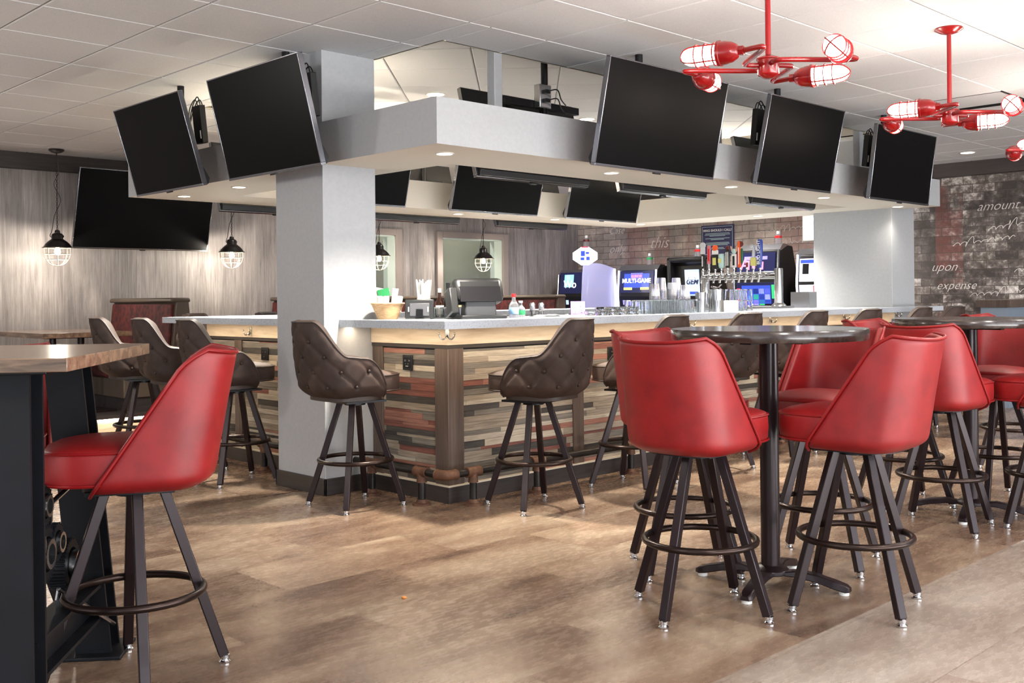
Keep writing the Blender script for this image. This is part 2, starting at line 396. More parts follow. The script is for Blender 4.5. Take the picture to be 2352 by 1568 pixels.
struct(rc.build('ceiling_raised',['ceil','tbar'],smooth=0))

# wood clad wall with two interior windows, wall beyond
WIN=[(7.45,8.56),(9.37,10.535)]; WZ0,WZ1=.95,2.025
wl=MB(); xs=[-5]+[v for w in WIN for v in w]+[12.3]
for k in range(0,len(xs),2): wl.b2((xs[k],11.0,0),(xs[k+1],11.25,2.8))
for a,b in WIN: wl.b2((a,11.0,0),(b,11.25,WZ0)); wl.b2((a,11.0,WZ1),(b,11.25,2.8))
struct(wl.build('wall_left','barn',smooth=0))
bw=MB(); bw.b2((-5,-5,0),(-4.9,11.2,2.8)); struct(bw.build('wall_side','paint',smooth=0))
ob=MB(); ob.b2((6.5,11.9,0),(11.6,11.98,2.8)); struct(ob.build('wall_beyond','olive',smooth=0))
for n,(a,b) in enumerate(WIN):
    f=MB()
    for lo,hi in (((a-.1,10.965,WZ0-.1),(a,11.0,WZ1+.085)),((b,10.965,WZ0-.1),(b+.1,11.0,WZ1+.085)),((a,10.965,WZ1),(b,11.0,WZ1+.085)),((a,10.965,WZ0-.1),(b,11.0,WZ0))): f.b2(lo,hi)
    w=f.build('window_%d'%(n+1),'frame',bevel=.004); struct(w)
    j=MB()
    for lo,hi in (((a,11.0,WZ0),(a+.015,11.24,WZ1)),((b-.015,11.0,WZ0),(b,11.24,WZ1)),((a,11.0,WZ1-.015),(b,11.24,WZ1)),((a,11.0,WZ0),(b,11.24,WZ0+.015))): j.b2(lo,hi)
    struct(j.build('jamb','jamb',w,smooth=0))
    g=MB(); g.b2((a+.016,11.15,WZ0+.016),(b-.016,11.156,WZ1-.016)); struct(g.build('pane','winglass',w,smooth=0))
mw=MB(); mw.b2((12.2,-5,0),(12.4,11.3,2.8)); wr=mw.build('wall_right','mural',smooth=0); struct(wr)
# handwriting printed on the brick mural (flat strokes on the wall)
MT['script']=M('script_white',(214,208,204),.7)
def cursive(words, y, z, size, sh=.45):
    t=text(words,size,'script',wr,(12.196,y,z),face_rot(180),name='lettering',ext=.0005,shear=sh,align='LEFT',bold=-.012*size); struct(t)
for wds,y,z,s in (('in',10.75,2.15,.13),('Case',10.36,2.18,.15),('only',10.36,1.9,.18),('this',9.58,1.96,.24),('From',6.95,1.4,.13),('amount',4.82,2.17,.15),('upon',5.36,1.49,.15),('expense',5.3,1.27,.14)): cursive(wds,y,z,s)
def scrawl(y,z,L,hgt,seed):   # lines of handwriting too blurred to read
    rnd=random.Random(seed); p=[]; n=int(L/.004); ph=rnd.random()*6; amp=.5; lift=0
    for i in range(n):
        t=i*.32+ph
        if i%19==0: amp=rnd.choice((.35,.45,.5,.5,.6,1.5))
        p.append((12.1985,y-L*i/n-.011*math.sin(t)-.25*hgt*math.cos(t)*amp,z+hgt*amp*math.cos(t)*.6+hgt*.25*amp+.06*i/n))
    m=MB(); m.tube(p,.0032,5); struct(m.build('handwriting','script',wr))
for k,(y,z,L,hh) in enumerate(((9.5,1.5,.9,.05),(8.0,2.2,.7,.05),(7.75,2.02,1.1,.05),(7.7,1.84,1.2,.05),(7.3,1.66,.8,.05),(7.2,1.2,.7,.05),(9.3,2.3,.6,.06),(5.1,1.74,.7,.06),(4.7,1.9,.5,.07),(4.9,1.15,.8,.06),(4.4,1.42,.6,.06))): scrawl(y,z,L,hh,k)
bt=MB(); bt.b2((-4.9,10.9,2.532),(12.2,11.0,CZ+.01)); struct(bt.build('trim_1','beam',bevel=.004))
bt=MB(); bt.b2((12.1,-5,2.535),(12.2,10.9,CZ+.01)); struct(bt.build('trim_2','beam',bevel=.004))
# columns
cm=MB(); cm.b2((3.57,5.29,0),(3.965,5.82,CZ+.03)); struct(cm.build('column_1','paint',smooth=0,bevel=.004))
cb=MB()
for lo,hi in (((3.556,5.276,0),(3.57,5.834,.10)),((3.556,5.276,0),(3.94,5.29,.10)),((3.556,5.82,0),(3.94,5.834,.10))): cb.b2(lo,hi)
struct(cb.build('baseboard_1','kick',bevel=.003))
cm=MB(); cm.b2((9.55,4.572,0),(10.03,5.40,CZ+.03)); struct(cm.build('column_2','paint',smooth=0,bevel=.004))
# hanging soffit ring over the bar
sf=MB(); SX0,SY0,SX1,SY1=3.55,4.195,9.76,7.95; SZ0,SZ1=2.005,2.255; W=.61
for lo,hi in (((SX0,SY0,SZ0),(SX1,SY0+W,SZ1)),((SX0,SY1-W,SZ0),(SX1,SY1,SZ1)),((SX0,SY0+W,SZ0),(SX0+W,SY1-W,SZ1)),((SX1-W,SY0+W,SZ0),(SX1,SY1-W,SZ1))): sf.b2(lo,hi)
sb_=MB(); ins=.0
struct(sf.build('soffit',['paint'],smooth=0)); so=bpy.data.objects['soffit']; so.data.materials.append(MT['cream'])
for p in so.data.polygons:   # fascias grey, inner faces cream; cream underneath paints in light bounced off the counter
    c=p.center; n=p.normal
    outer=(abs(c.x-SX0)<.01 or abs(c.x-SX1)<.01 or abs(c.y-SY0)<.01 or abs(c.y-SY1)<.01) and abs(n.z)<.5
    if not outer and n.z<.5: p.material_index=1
cv=MB()
for lo,hi in (((4.5,7.48,SZ1),(9.0,7.505,SZ1+.008)),((4.13,5.95,SZ1),(4.155,7.2,SZ1+.01)),((9.33,5.6,SZ1),(9.355,7.2,SZ1+.008))): cv.b2(lo,hi)
struct(cv.build('cove_light_strip','led2',so,smooth=0))
for k,(px,py) in enumerate(((4.43,4.675),(9.1,4.675),(6.8,4.675),(4.05,6.9))):
    p=MB(); p.b2((px-.034,py-.034,SZ1),(px+.034,py+.034,CZ+.1)); struct(p.build('soffit_post','paint',smooth=0,bevel=.006))
# raised platform with lit step below the booths
pf=MB(); pf.cur=0; pf.b2((-4.9,9.36,0),(12.2,11.0,.125)); pf.cur=1; pf.b2((-4.9,9.3,.118),(12.2,11.0,.155))
pfo=pf.build('platform',['apron','kick'],smooth=0); struct(pfo)
ls=MB(); ls.b2((-4.8,9.34,.109),(12.0,9.356,.117)); struct(ls.build('platform_light_strip','led',pfo,smooth=0))

# ceiling hatch
h=HATCH; ht=thing('ceiling_hatch','square ceiling hatch with a black gap around its white panel, beside the middle red pendant','ceiling hatch',((h[0]+h[2])/2,(h[1]+h[3])/2,CZ))
m=MB(); s=.305
for lo,hi in (((-s,-s,0),(-s+.012,s,.09)),((s-.012,-s,0),(s,s,.09)),((-s,-s,0),(s,-s+.012,.09)),((-s,s-.012,0),(s,s,.09))): m.b2(lo,hi)
m.b2((-s,-s,.085),(s,s,.095)); m.build('frame','blk',ht,smooth=0)
m=MB(); m.b2((-s+.05,-s+.05,.012),(s-.05,s-.05,.03)); m.build('panel','ceil',ht,bevel=.003)
m=MB(); m.b2((-.02,s-.05,.012),(.02,s-.012,.02)); m.build('latch','steel',ht,smooth=0)

# ================================================================ BAR
BX0,BY0,BX1,BY1=3.94,4.575,9.55,7.40
bar=thing('island_bar','island bar front clad in mixed reclaimed planks with walnut posts, under the grey counter','bar',(0,0,0))
core=MB(); core.cur=0
for lo,hi in (((BX0+.01,BY0+.01,0),(BX1,BY0+.42,1.012)),((BX0+.01,BY0+.42,0),(BX0+.43,5.285,1.012)),((3.97,5.285,0),(BX0+.43,5.825,1.012)),((BX0+.01,5.825,0),(BX0+.43,BY1,1.012)),((BX0+.43,BY1-.42,0),(BX1,BY1,1.012)),((8.3,BY0+.42,0),(BX1,BY1-.42,1.012))): core.b2(lo,hi)
core.build('carcass','kick',bar,smooth=0)
def planks(axis, a, b, z0, z1, seed):
    # reclaimed strips of mixed length, height and tone
    rnd=random.Random(seed); m=MB(); z=z0
    while z<z1-.004:
        hgt=min(rnd.choice((.018,.026,.034,.034,.042)), z1-z); x=a-rnd.uniform(0,.5)
        while x<b:
            L=rnd.uniform(.22,.75); lo=max(x,a); hi=min(x+L,b)
            if hi-lo>.004:
                m.cur=rnd.choices(range(6),(20,18,21,18,13,10))[0]; d=rnd.uniform(0,.004)
                if axis=='x': m.b2((lo,BY0-d,z+.0006),(hi,BY0+.012,z+hgt-.0006))
                else: m.b2((BX0-d,lo,z+.0006),(BX0+.012,hi,z+hgt-.0006))
            x+=L
        z+=hgt
    return m
o=planks('x',BX0+.1,BX1,.10,.885,3).build('plank_panel',PL,bar,smooth=0)
o=planks('y',BY0+.1,5.285,.10,.885,5).build('plank_panel',PL,bar,smooth=0); o=planks('y',5.825,BY1,.10,.885,9).build('plank_panel',PL,bar,smooth=0)
def post(lo,hi): m=MB(); m.b2(lo,hi); m.build('post','post',bar,bevel=.003)
m=MB(); m.prism([(BX0-.016,BY0-.016),(BX0+.105,BY0-.016),(BX0+.105,BY0),(BX0,BY0),(BX0,BY0+.105),(BX0-.016,BY0+.105)],.10,.895); m.build('post','post',bar,bevel=.003)
for x in (5.0,6.1,7.2,8.3): post((x,BY0-.014,.10),(x+.1,BY0+.01,.895))
for y in (5.185,6.9): post((BX0-.014,y,.10),(BX0+.01,y+.1,.895))
def lband(out, inn, z0, z1, name, mt, bev=0.):
    # L shaped band round the near corner, broken where the column stands
    m=MB(); o_,i_=out,inn
    m.prism([(BX0-o_,BY0-o_),(BX1,BY0-o_),(BX1,BY0+i_),(BX0+i_,BY0+i_),(BX0+i_,5.285),(BX0-o_,5.285)],z0,z1)
    m.b2((BX0-o_,5.835,z0),(BX0+i_,BY1,z1)); m.build(name,mt,bar,smooth=0,bevel=bev)
lband(.024,.06,.915,1.016,'apron','apron'); lband(.018,.05,.893,.915,'shadow_strip','kick'); lband(.034,.03,0,.093,'kick_board','kick'); lband(.03,.02,.093,.101,'ledge','ledge')
m=MB(); m.b2((3.74,4.355,1.0142),(BX1,4.38,1.0159)); m.b2((3.74,4.38,1.0142),(3.765,5.285,1.0159)); m.b2((3.74,5.83,1.0142),(3.765,BY1,1.0159)); m.build('light_strip','led',bar,smooth=0)
# counter
ct=MB(); CT=1.06; CX0,CY0,CX1,CY1=3.68,4.30,10.06,7.66
for lo,hi in (((CX0,CY0,1.016),(CX1,4.568,CT)),((CX0,4.568,1.016),(9.546,CY0+.72,CT)),((CX0,CY0+.72,1.016),(CX0+.75,5.29,CT)),((CX0,5.82,1.016),(CX0+.75,CY1-.7,CT)),((3.967,5.29,1.016),(CX0+.75,5.82,CT)),((CX0,CY1-.7,1.016),(CX1,CY1,CT)),((8.15,CY0+.72,1.016),(9.546,5.404,CT)),((8.15,5.404,1.016),(CX1,CY1-.7,CT))): ct.b2(lo,hi)
tag(ct.build('bar_counter','quartz',smooth=0),'pale grey quartz bar counter running round the island bar','counter')

# coat hooks under the counter
def hook(loc, rz, label, src=None):
    if src: return dup(src,label,loc,rz)
    t=thing('coat_hook',label,'coat hook',loc,rz,'coat hooks under the bar counter')
    m=MB(); m.box((0,-.003,.012),(.022,.006,.05)); m.build('plate','nickel',t,bevel=.002)
    for s in (-1,1):
        p=MB(); p.tube(spline([(0,-.006,.0),(s*.008,-.022,-.016),(s*.026,-.03,-.022),(s*.040,-.034,-.008),(s*.044,-.036,.008)],5),.0042,8); p.sphere((s*.044,-.036,.010),.0065,8,6); p.build('prong','nickel',t)
    return t
hk=hook((3.915,4.551,.972),R(-45),'nickel double coat hook on the corner of the maple apron, above the corner post')
for x,l in ((6.24,'nickel double coat hook seen between the brown stool backs above the front red stool'),(7.35,'nickel double coat hook above the middle of the near round table'),(8.56,'nickel double coat hook on the apron left of the grey column'),(9.62,'nickel double coat hook on the face of the grey column at the bar end')): hook((x,4.571 if x>9.5 else 4.551,.985),0,l,hk)
for y,l in ((6.74,'nickel double coat hook on the apron just left of the white column'),(7.5,'nickel double coat hook at the far left end of the bar apron')): hook((3.915,y,.955),R(-90),l,hk)

# power outlets in the planks
def outlet(loc, rz, label):
    t=thing('power_outlet',label,'outlet',loc,rz)
    m=MB(); m.box((0,-.004,0),(.092,.008,.092)); m.build('cover_plate','blk',t,bevel=.003)
    m=MB(); m.box((0,-.009,0),(.066,.004,.066))
    m.build('socket','blkm',t,bevel=.002)
    m=MB()
    for s in (-.018,.018): m.box((s,-.0115,.012),(.003,.001,.012)); m.box((s+.008,-.0115,.012),(.003,.001,.010))
    m.box((0,-.0115,-.022),(.026,.001,.006)); m.box((-.012,-.0115,-.008),(.008,.001,.003)); m.box((.012,-.0115,-.008),(.008,.001,.003)); m.build('slots','nickel',t,smooth=0)
outlet((BX0-.004,4.94,.80),R(-90),'black power outlet in the planks right of the white column')
outlet((BX0-.004,6.58,.80),R(-90),'black power outlet in the planks left of the white column')
outlet((5.40,BY0-.004,.80),0,'black power outlet in the planks behind the front red stool')

# foot rail
fr=thing('foot_rail','black iron pipe foot rail with rusty tee fittings round the bar corner','foot rail',(3.79,4.43,0)); O=Vector((3.79,4.43,0)); rz=.19
def seg(a,b): m=MB(); m.tube([Vector(a)-O,Vector(b)-O],.0215,14); m.build('rail_pipe','pipe',fr)
def tee(x,y,d):
    m=MB(); p=Vector((x,y,rz))-O; d=Vector(d)
    m.tube([p-d*.052,p-d*.04,p+d*.04,p+d*.052],[.031,.029,.029,.031],14); m.tube([p,p-Vector((0,0,.045)),p-Vector((0,0,.06))],[.028,.028,.031],14); m.build('tee','rust',fr)
    m=MB(); q_=p.copy(); q_.z=0; m.tube([q_+Vector((0,0,.01)),p-Vector((0,0,.03))],.0215,14); m.build('support_post','pipe',fr)
    m=MB(); m.lathe([(.055,0),(.055,.011),(.034,.014),(.029,.034),(.02,.034)],20,q_)
    for k in range(4): an=PI/4+k*PI/2; m.cyl(q_+Vector((.042*math.cos(an),.042*math.sin(an),.011)),.007,0,.006,6)
    m.build('floor_flange','rust',fr)
for x in (3.995,4.52,5.42,6.35,7.3,8.25,9.2): tee(x,4.43,(1,0,0))
for y in (4.645,5.12,6.36,7.3): tee(3.79,y,(0,1,0))
seg((3.84,4.43,rz),(9.5,4.43,rz)); seg((3.79,4.48,rz),(3.79,7.4,rz))
m=MB(); m.tube(spline([(.075,0,rz),(.045,0,rz),(.012,.012,rz),(0,.045,rz),(0,.075,rz)],6),[.032]+[.029]*23+[.032],14); m.build('elbow','rust',fr)
# ================================================================ STOOLS (local +X is the way the sitter faces)
def superU(xc, a, w, p, xe, n=26, front=.3):
    pts=[]
    for k in range(n+1):
        t=-PI/2+PI*k/n; c=abs(math.cos(t))**p; s_=abs(math.sin(t))**p*(1 if t>0 else -1)
        pts.append((xc-a*c, w*s_))
    pts=[(front,-w)]+pts+[(front,w)]
    out=[]
    for i in range(len(pts)-1):      # clip x<=xe
        (ax,ay),(bx,by)=pts[i],pts[i+1]
        ina,inb=ax<=xe,bx<=xe
        if ina and not out: out.append((ax,ay))
        if ina!=inb:
            t=(xe-ax)/(bx-ax); out.append((xe,ay+t*(by-ay)))
        if inb: out.append((bx,by))
    return out
def resample(pts, n):
    L=[0.]
    for i in range(1,len(pts)): L.append(L[-1]+math.dist(pts[i],pts[i-1]))
    out=[]; j=0
    for k in range(n+1):
        d=L[-1]*k/n
        while j<len(L)-2 and L[j+1]<d: j+=1
        t=(d-L[j])/max(L[j+1]-L[j],1e-9); out.append((pts[j][0]+t*(pts[j+1][0]-pts[j][0]),pts[j][1]+t*(pts[j+1][1]-pts[j][1])))
    return out
def superel(a, b, n, p=3.2, fx=1.):
    o=[]
    for k in range(n):
        t=2*PI*k/n; c,s_=math.cos(t),math.sin(t); q=(abs(c)**p+abs(s_)**p)**(-1/p)
        o.append((a*c*q,b*s_*q))
    return o
def cushion(z0, h, a, b, xo, mats, pipe, par, n=40, p=3.4, crown=.02):
    m=MB(); rows=[]
    for (z,sc) in ((0,.9),(0,.965),(.15,.99),(.45,1.0),(.75,.995),(.86,.985),(.93,.95),(1.0,.86),(1.0+.5*crown/h,.62),(1.0+.9*crown/h,.3),(1+crown/h,.02)):
        rows.append([(xo+x*sc,y*sc,z0+z*h) for x,y in superel(a,b,n,p)])
    m.grid(rows,True); o=m.build('seat',mats,par)
    m=MB()
    for z,sc in ((.06,1.0),(.86,.992)): m.tube([(xo+x*sc,y*sc,z0+z*h) for x,y in superel(a,b,n,p)],.0042,6,closed=True)
    m.build('piping',pipe,o)
    return o
def stool_base(t, ang):
    m=MB(); m.cyl((0,0,0),.125,.598,.612,24); m.cyl((0,0,0),.06,.58,.6,16); m.box((0,0,.604),(.26,.26,.012)); m.build('swivel_plate','blkm',t,smooth=30)
    for k in range(4):
        an=R(ang)+k*PI/2; d=Vector((math.cos(an),math.sin(an),0))
        m=MB(); m.bar(d*.085+Vector((0,0,.6)),d*.272+Vector((0,0,.026)),.032,.032,0); lg=m.build('leg','leg',t,bevel=.003,smooth=30)
        m=MB(); m.lathe([(.0185,0),(.0195,.006),(.012,.012),(.0165,.016),(.0165,.026),(.008,.032)],14,d*.276); m.build('glide','chrome',lg)
    m=MB(); m.torus((0,0,.268),.2085,.0125,48,10); m.build('foot_ring','ring',t)

def red_stool(name, ang, label, group):
    t=thing(name,label,'bar stool',(0,0,0),0,group)
    cushion(.634,.118,.216,.203,.044,'redv','redpipe',t)
    NZ,NS=22,36; rows=[]
    for i in range(NZ+1):
        v=i/NZ
        # the wing's leading edge runs diagonally from the seat front up to the top corner
        xe=.112-.303*v - (.045*((v-.85)/.15)**2.2 if v>.85 else 0)
        rnd=1-.32*max(0,(1-v/.12))**2.2
        w=(.214-.012*v)*rnd; xr=-(.245*rnd+.075*v**1.1); xc=-.09-.05*v
        pts=resample(superU(xc,xc-xr,w,.72,xe),NS)
        row=[]
        for k,(x,y) in enumerate(pts):
            s_=2*k/NS-1
            ztop=1.022+.016*s_*s_
            row.append(Vector((x,y,.598+(ztop-.598)*v)))
        rows.append(row)
    m=MB(); m.grid(rows); sh=m.build('backrest','redv',t,solid=.032,sub=1,smooth=60)
    edge=[r[0] for r in rows]+rows[-1][1:-1]+[r[-1] for r in rows][::-1]
    m=MB(); m.tube(edge,.0058,8); m.build('piping','redpipe',sh)
    m=MB(); m.prism(superel(.17,.155,28,3),.604,.632,o=(-.02,0,0)); m.build('seat_pan','blkm',t)
    stool_base(t,ang); return t

def brown_stool(name, ang, label, group):
    t=thing(name,label,'bar stool',(0,0,0),0,group)
    cushion(.66,.108,.235,.205,.0,'suede','suedepipe',t,crown=.018)
    NS,NZ=96,34
    def ztop(s):
        a=abs(s)
        if a<.22: return 1.062
        if a<.56:
            u=(a-.22)/.34; u=u*u*(3-2*u); return 1.062+(.866-1.062)*u
        if a<.76: return .866-.014*(a-.56)/.20
        u=(a-.76)/.24; return .655+.197*max(0,1-u**1.9)**.72
    rows=[]; centers=[]
    for i in range(NZ+1):
        v=i/NZ; row=[]
        for k in range(NS+1):
            s=2*k/NS-1; z=.632+(ztop(s)-.632)*v; h=(z-.632)/.435
            rnd=1-.22*max(0,1-(z-.632)/.075)**2.2
            w=(.232-.10*max(0,h-.5)**1.2*2)*rnd; xr=-(.295*rnd+.085*h); xc=-.12
            row.append((z,w,xr,xc,s))
        rows.append(row)
    # outline per height is sampled by arc fraction; quilted in diamonds with button dimples
    U={}
    def P(z,w,xr,xc,s):
        key=round(z,3)
        if key not in U: U[key]=resample(superU(xc,xc-xr,w,.76,.08),200)
        u=U[key]; f=(s+1)/2*200; j=min(int(f),199); tt=f-j
        return Vector((u[j][0]+tt*(u[j+1][0]-u[j][0]),u[j][1]+tt*(u[j+1][1]-u[j][1]),z))
    G=[[P(*q) for q in r] for r in rows]
    H=[]; nodes=set()
    for i,r in enumerate(G):
        row=[]
        for k,p in enumerate(r):
            s=2*k/NS-1; a=s*3.2; b=(p.z-.70)/.17
            d1=abs((a+b)-round(a+b)); d2=abs((a-b)-round(a-b)); d=min(d1,d2)
            e=min(1,(1-abs(s))/.10)*min(1,max(0,(rows[i][k][0]-.64)/.06))*min(1,max(0,(ztop(s)-p.z)/.04))
            puff=(.0055*(1-math.exp(-(d/.10)**2))-.011*math.exp(-((d1**2+d2**2)/.018)))*e
            nrm=Vector((p.x+.08,p.y,0)).normalized(); row.append(p+nrm*(puff-.003))
        H.append(row)
    m=MB(); m.grid(H)
    m2=MB()
    for ia in range(-5,6):
        for ib in range(-1,4):
            # diamond corners: a=(i+j)/2, b=(i-j)/2
            for off in (0,.5):
                a=ia+off; b=ib+off; s=a/3.2; z=.70+.17*b
                if abs(s)>.86 or z<.68 or z>ztop(max(-1,min(1,s)))-.05: continue
                h=(z-.632)/.435; w=(.232-.10*max(0,h-.5)**1.2*2); p=P(z,w,-(.295+.085*h),-.12,s); nrm=Vector((p.x+.05,p.y,0)).normalized()
                c=p+nrm*-.008; m2.sphere(c,.0105,8,6)
    o0=len(m.v); m.v+=m2.v; m.f+=[tuple(i+o0 for i in f) for f in m2.f]; m.mi+=[0]*len(m2.f)
    sh=m.build('backrest','suede',t,smooth=70)
    # padded inner lining
    m=MB(); In=[]
    for i,r in enumerate(G):
        In.append([Vector((p.x+.058*max(0,min(1,(-p.x-.1)/.2)), p.y-(.044 if p.y>0 else -.044)*min(1,abs(p.y)/.12), p.z-.004)) for p in r])
    m.grid(In); m.build('lining','suede',sh,smooth=70)
    e1=[r[0] for r in H]+H[-1][1:-1]+[r[-1] for r in H][::-1]; e2=[r[0] for r in In]+In[-1][1:-1]+[r[-1] for r in In][::-1]
    m=MB(); mid=[(a+b)/2+Vector((0,0,.014)) for a,b in zip(e1,e2)]; m.grid([e1,mid,e2]); m.build('top_edge','suede',sh,smooth=70)
    m=MB(); m.tube(e1,.0046,6); m.build('piping','suedepipe',sh)
    m=MB(); m.prism(superel(.18,.19,32,3),.618,.66,o=(-.06,0,0)); m.build('seat_pan','suedepipe',t)
    stool_base(t,ang); return t

GR='red vinyl bar stools with bronze legs'
r1=red_stool('red_stool',11,'large red vinyl stool in front, tucked under the thick plank table with gears','red stools')
GT='red stools around the near round table'; G2='red stools around the farther round table'
dup(r1,'red vinyl stool behind the black steel table legs, mostly hidden',tuple(fw*3.52+rt*(-.512*3.52)),R(245),'red stools at the plank table')
r1['group']='red stools at the plank table'; r1.location=(1.437,3.198,0); r1.rotation_euler=(0,0,R(150))
t2=red_stool('red_stool',5,'red vinyl stool seen from behind, nearest the middle, left of the near round table',GT); t2.location=(3.245,2.32,0); t2.rotation_euler=(0,0,R(2))
t3=red_stool('red_stool',-30,'red vinyl stool seen from behind, right of the near round table pole',GT); t3.location=(3.70,1.93,0); t3.rotation_euler=(0,0,R(92))
dup(t2,'red vinyl stool at the near round table, only its top showing above the front stool',(3.69,2.72,0),R(268),GT)
dup(t3,'red vinyl stool facing us across the near round table, its seat behind the table pole',(4.19,2.34,0),R(182),GT)
dup(t3,'dark red stool seen from behind at the farther round table, between both tables',(5.24,2.26,0),R(-4),G2)
dup(t2,'red stool facing us behind the farther round table, left of its tabletop',(5.71,2.68,0),R(268),G2)
dup(t2,'red stool facing us at the far right, its back right under the farther tabletop',(6.16,2.33,0),R(184),G2)
dup(t3,'red stool cut by the right picture edge, only its seat front and legs showing',(5.66,1.87,0),R(90),G2)
dup(t3,'red stool farthest away, a small orange top beyond the farther round tabletop',(7.38,2.68,0),R(270),G2)

GB='brown tufted stools along the bar'
b1=brown_stool('tufted_stool',42,'brown tufted stool in front of the white column, facing right',GB); b1.location=(3.52,4.91,0); b1.rotation_euler=(0,0,R(-5))
def swivel(o, deg):   # the seat turns on its base: turn legs and ring back
    for ch in kids(o):
        if ch.name.split('.')[0] in ('leg','foot_ring'): ch.rotation_euler=(0,0,R(deg))
b2=dup(b1,'brown tufted stool at the corner of the bar, facing left towards the counter',(4.20,4.14,0),R(101)); swivel(b1,6); swivel(b2,-21)
for x,a,l in ((5.08,97,'brown tufted stool at the bar partly behind the front red stool'),(5.93,88,'brown tufted stool at the bar with its lower back under the near round tabletop'),
              (6.78,93,'brown tufted stool at the bar, its top above the middle of the near tabletop'),(7.64,86,'brown tufted stool at the bar above the right end of the near tabletop'),
              (8.52,92,'brown tufted stool just right of the grey column at the end of the bar'),(9.2,90,'brown tufted stool farthest right at the bar, against the brick mural')): dup(b1,l,(x,4.13,0),R(a))
for y,a,l in ((6.14,-9,'brown tufted stool behind the large red stool, nearest of the three on the left'),(6.80,-10,'brown tufted stool in the middle of the three on the left side of the bar'),(7.50,-14,'brown tufted stool farthest left, beside the maroon booth back')): dup(b1,l,(3.45,y,0),R(a))
GF='brown tufted stools on the far side of the bar'
for x,l in ((4.40,'brown tufted stool across the counter, its top edge above the far left counter'),(5.12,'brown tufted stool across the counter, its top just left of the white column')): dup(b1,l,(x,8.22,0),R(-90),GF)

# ================================================================ TABLES
def round_table(loc, label):
    t=thing('round_table',label,'table',loc,0,'round pub tables')
    m=MB(); m.lathe([(.393,1.006),(.396,1.012),(.396,1.046),(.392,1.051),(.0,1.051)],72); m.v.append((0,0,1.006)); k=len(m.v)-1
    for i in range(72): m.f.append((i,k,(i+1)%72)); m.mi.append(0)
    m.build('tabletop','darkwood',t)
    m=MB(); m.box((0,0,.998),(.34,.05,.016)); m.box((0,0,.998),(.05,.34,.016)); m.build('top_bracket','blkm',t,smooth=0)
    m=MB(); m.cyl((0,0,0),.0385,.07,.99,28); m.build('pole','leg',t)
    m=MB(); m.lathe([(.075,.05),(.075,.066),(.05,.082),(.04,.085)],28)
    for k in range(4):
        an=R(14)+k*PI/2; d=Vector((math.cos(an),math.sin(an),0)); q=Vector((-d.y,d.x,0))
        prof=[(.03,.05,.06,.036),(.12,.048,.076,.030),(.20,.036,.066,.026),(.27,.018,.05,.027),(.305,.012,.04,.026),(.32,.014,.03,.018)]
        rows=[]
        for (r_,z0,z1,hw) in prof: rows.append([d*r_+q*-hw+Vector((0,0,z0)),d*r_+q*hw+Vector((0,0,z0)),d*r_+q*hw*.8+Vector((0,0,z1)),d*r_+q*-hw*.8+Vector((0,0,z1))])
        m.grid(rows,True); m.add(rows[-1],[(0,1,2,3)])
    bs=m.build('pedestal_foot','leg',t,bevel=.004)
    for k in range(4):
        an=R(14)+k*PI/2; m=MB(); m.cyl((.295*math.cos(an),.295*math.sin(an),0),.02,0,.013,14); m.build('glide','white',bs)
    return t
rt1=round_table((3.725,2.315,0),'round dark wood pub table on a bronze pole in front, with four red stools')
dup(rt1,'farther round dark wood pub table cut by the right edge of the picture',(5.665,2.28,0))
# plank table on black steel beams
P1=Vector((1.054,2.737,0)); P2=Vector((1.602,3.434,0)); ax=(P2-P1).normalized(); lf=Vector((-ax.y,ax.x,0)); TL=(P2-P1).length; ZT=1.043
pt=thing('plank_table','thick wooden plank table on black steel beam legs with gears, at the left edge','table',P1,math.atan2(ax.y,ax.x))  # local x = along the end, y = into the table
m=MB(); m.b2((0,.0,ZT-.036),(TL,1.7,ZT)); m.build('tabletop',['butcher'],pt,bevel=.002)
m=MB(); m.b2((-.0008,.002,ZT-.034),(.0,1.7,ZT-.002)); m.build('edge_board','butchedge',pt,smooth=0)
def hbeam(a,b,w,d,name,par,mat='ibeam'):
    a=Vector(a); b=Vector(b); dd=b-a; q=dd.to_track_quat('Z','Y').to_matrix(); m=MB(); c=(a+b)/2; L=dd.length
    m.box(c,(.012,d-.02,L),q)
    for s in (-1,1): m.box(c+q@Vector((0,s*(d/2-.006),0)),(w,.012,L),q)
    return m.build(name,mat,par,smooth=0)
def flatleg(x0,x1,y0,y1,name):
    # beam standing with a broad flange to the front, web and flange showing at the side
    m=MB(); h=ZT-.045
    def slab(ox0,ox1,oy0,oy1):
        vs=[(x0+ox0,y0+oy0,.012),(x0+ox1,y0+oy0,.012),(x0+ox1,y0+oy1,.012),(x0+ox0,y0+oy1,.012),(x1+ox0,y1+oy0,h),(x1+ox1,y1+oy0,h),(x1+ox1,y1+oy1,h),(x1+ox0,y1+oy1,h)]
        m.add(vs,[(0,3,2,1),(4,5,6,7),(0,1,5,4),(1,2,6,5),(2,3,7,6),(3,0,4,7)])
    slab(-.055,-.043,-.058,.058); slab(.043,.055,-.058,.058); slab(-.043,.043,-.006,.006)
    return m.build(name,'ibeam',pt,smooth=0)
LY=.172
for (xa,xb,yb) in ((.12,.17,LY+.02),(TL-.03,TL-.13,LY+.06)):
    flatleg(xa,xb,LY,yb,'leg')
    m=MB(); m.b2((xa-.10,LY-.10,0),(xa+.10,LY+.10,.012)); m.build('base_plate','ibeam',pt,bevel=.003)
    m=MB(); m.b2((xb-.11,yb-.12,ZT-.046),(xb+.11,yb+.12,ZT-.036)); m.build('top_plate','blkm',pt,bevel=.002)
m=MB(); y=LY+.01
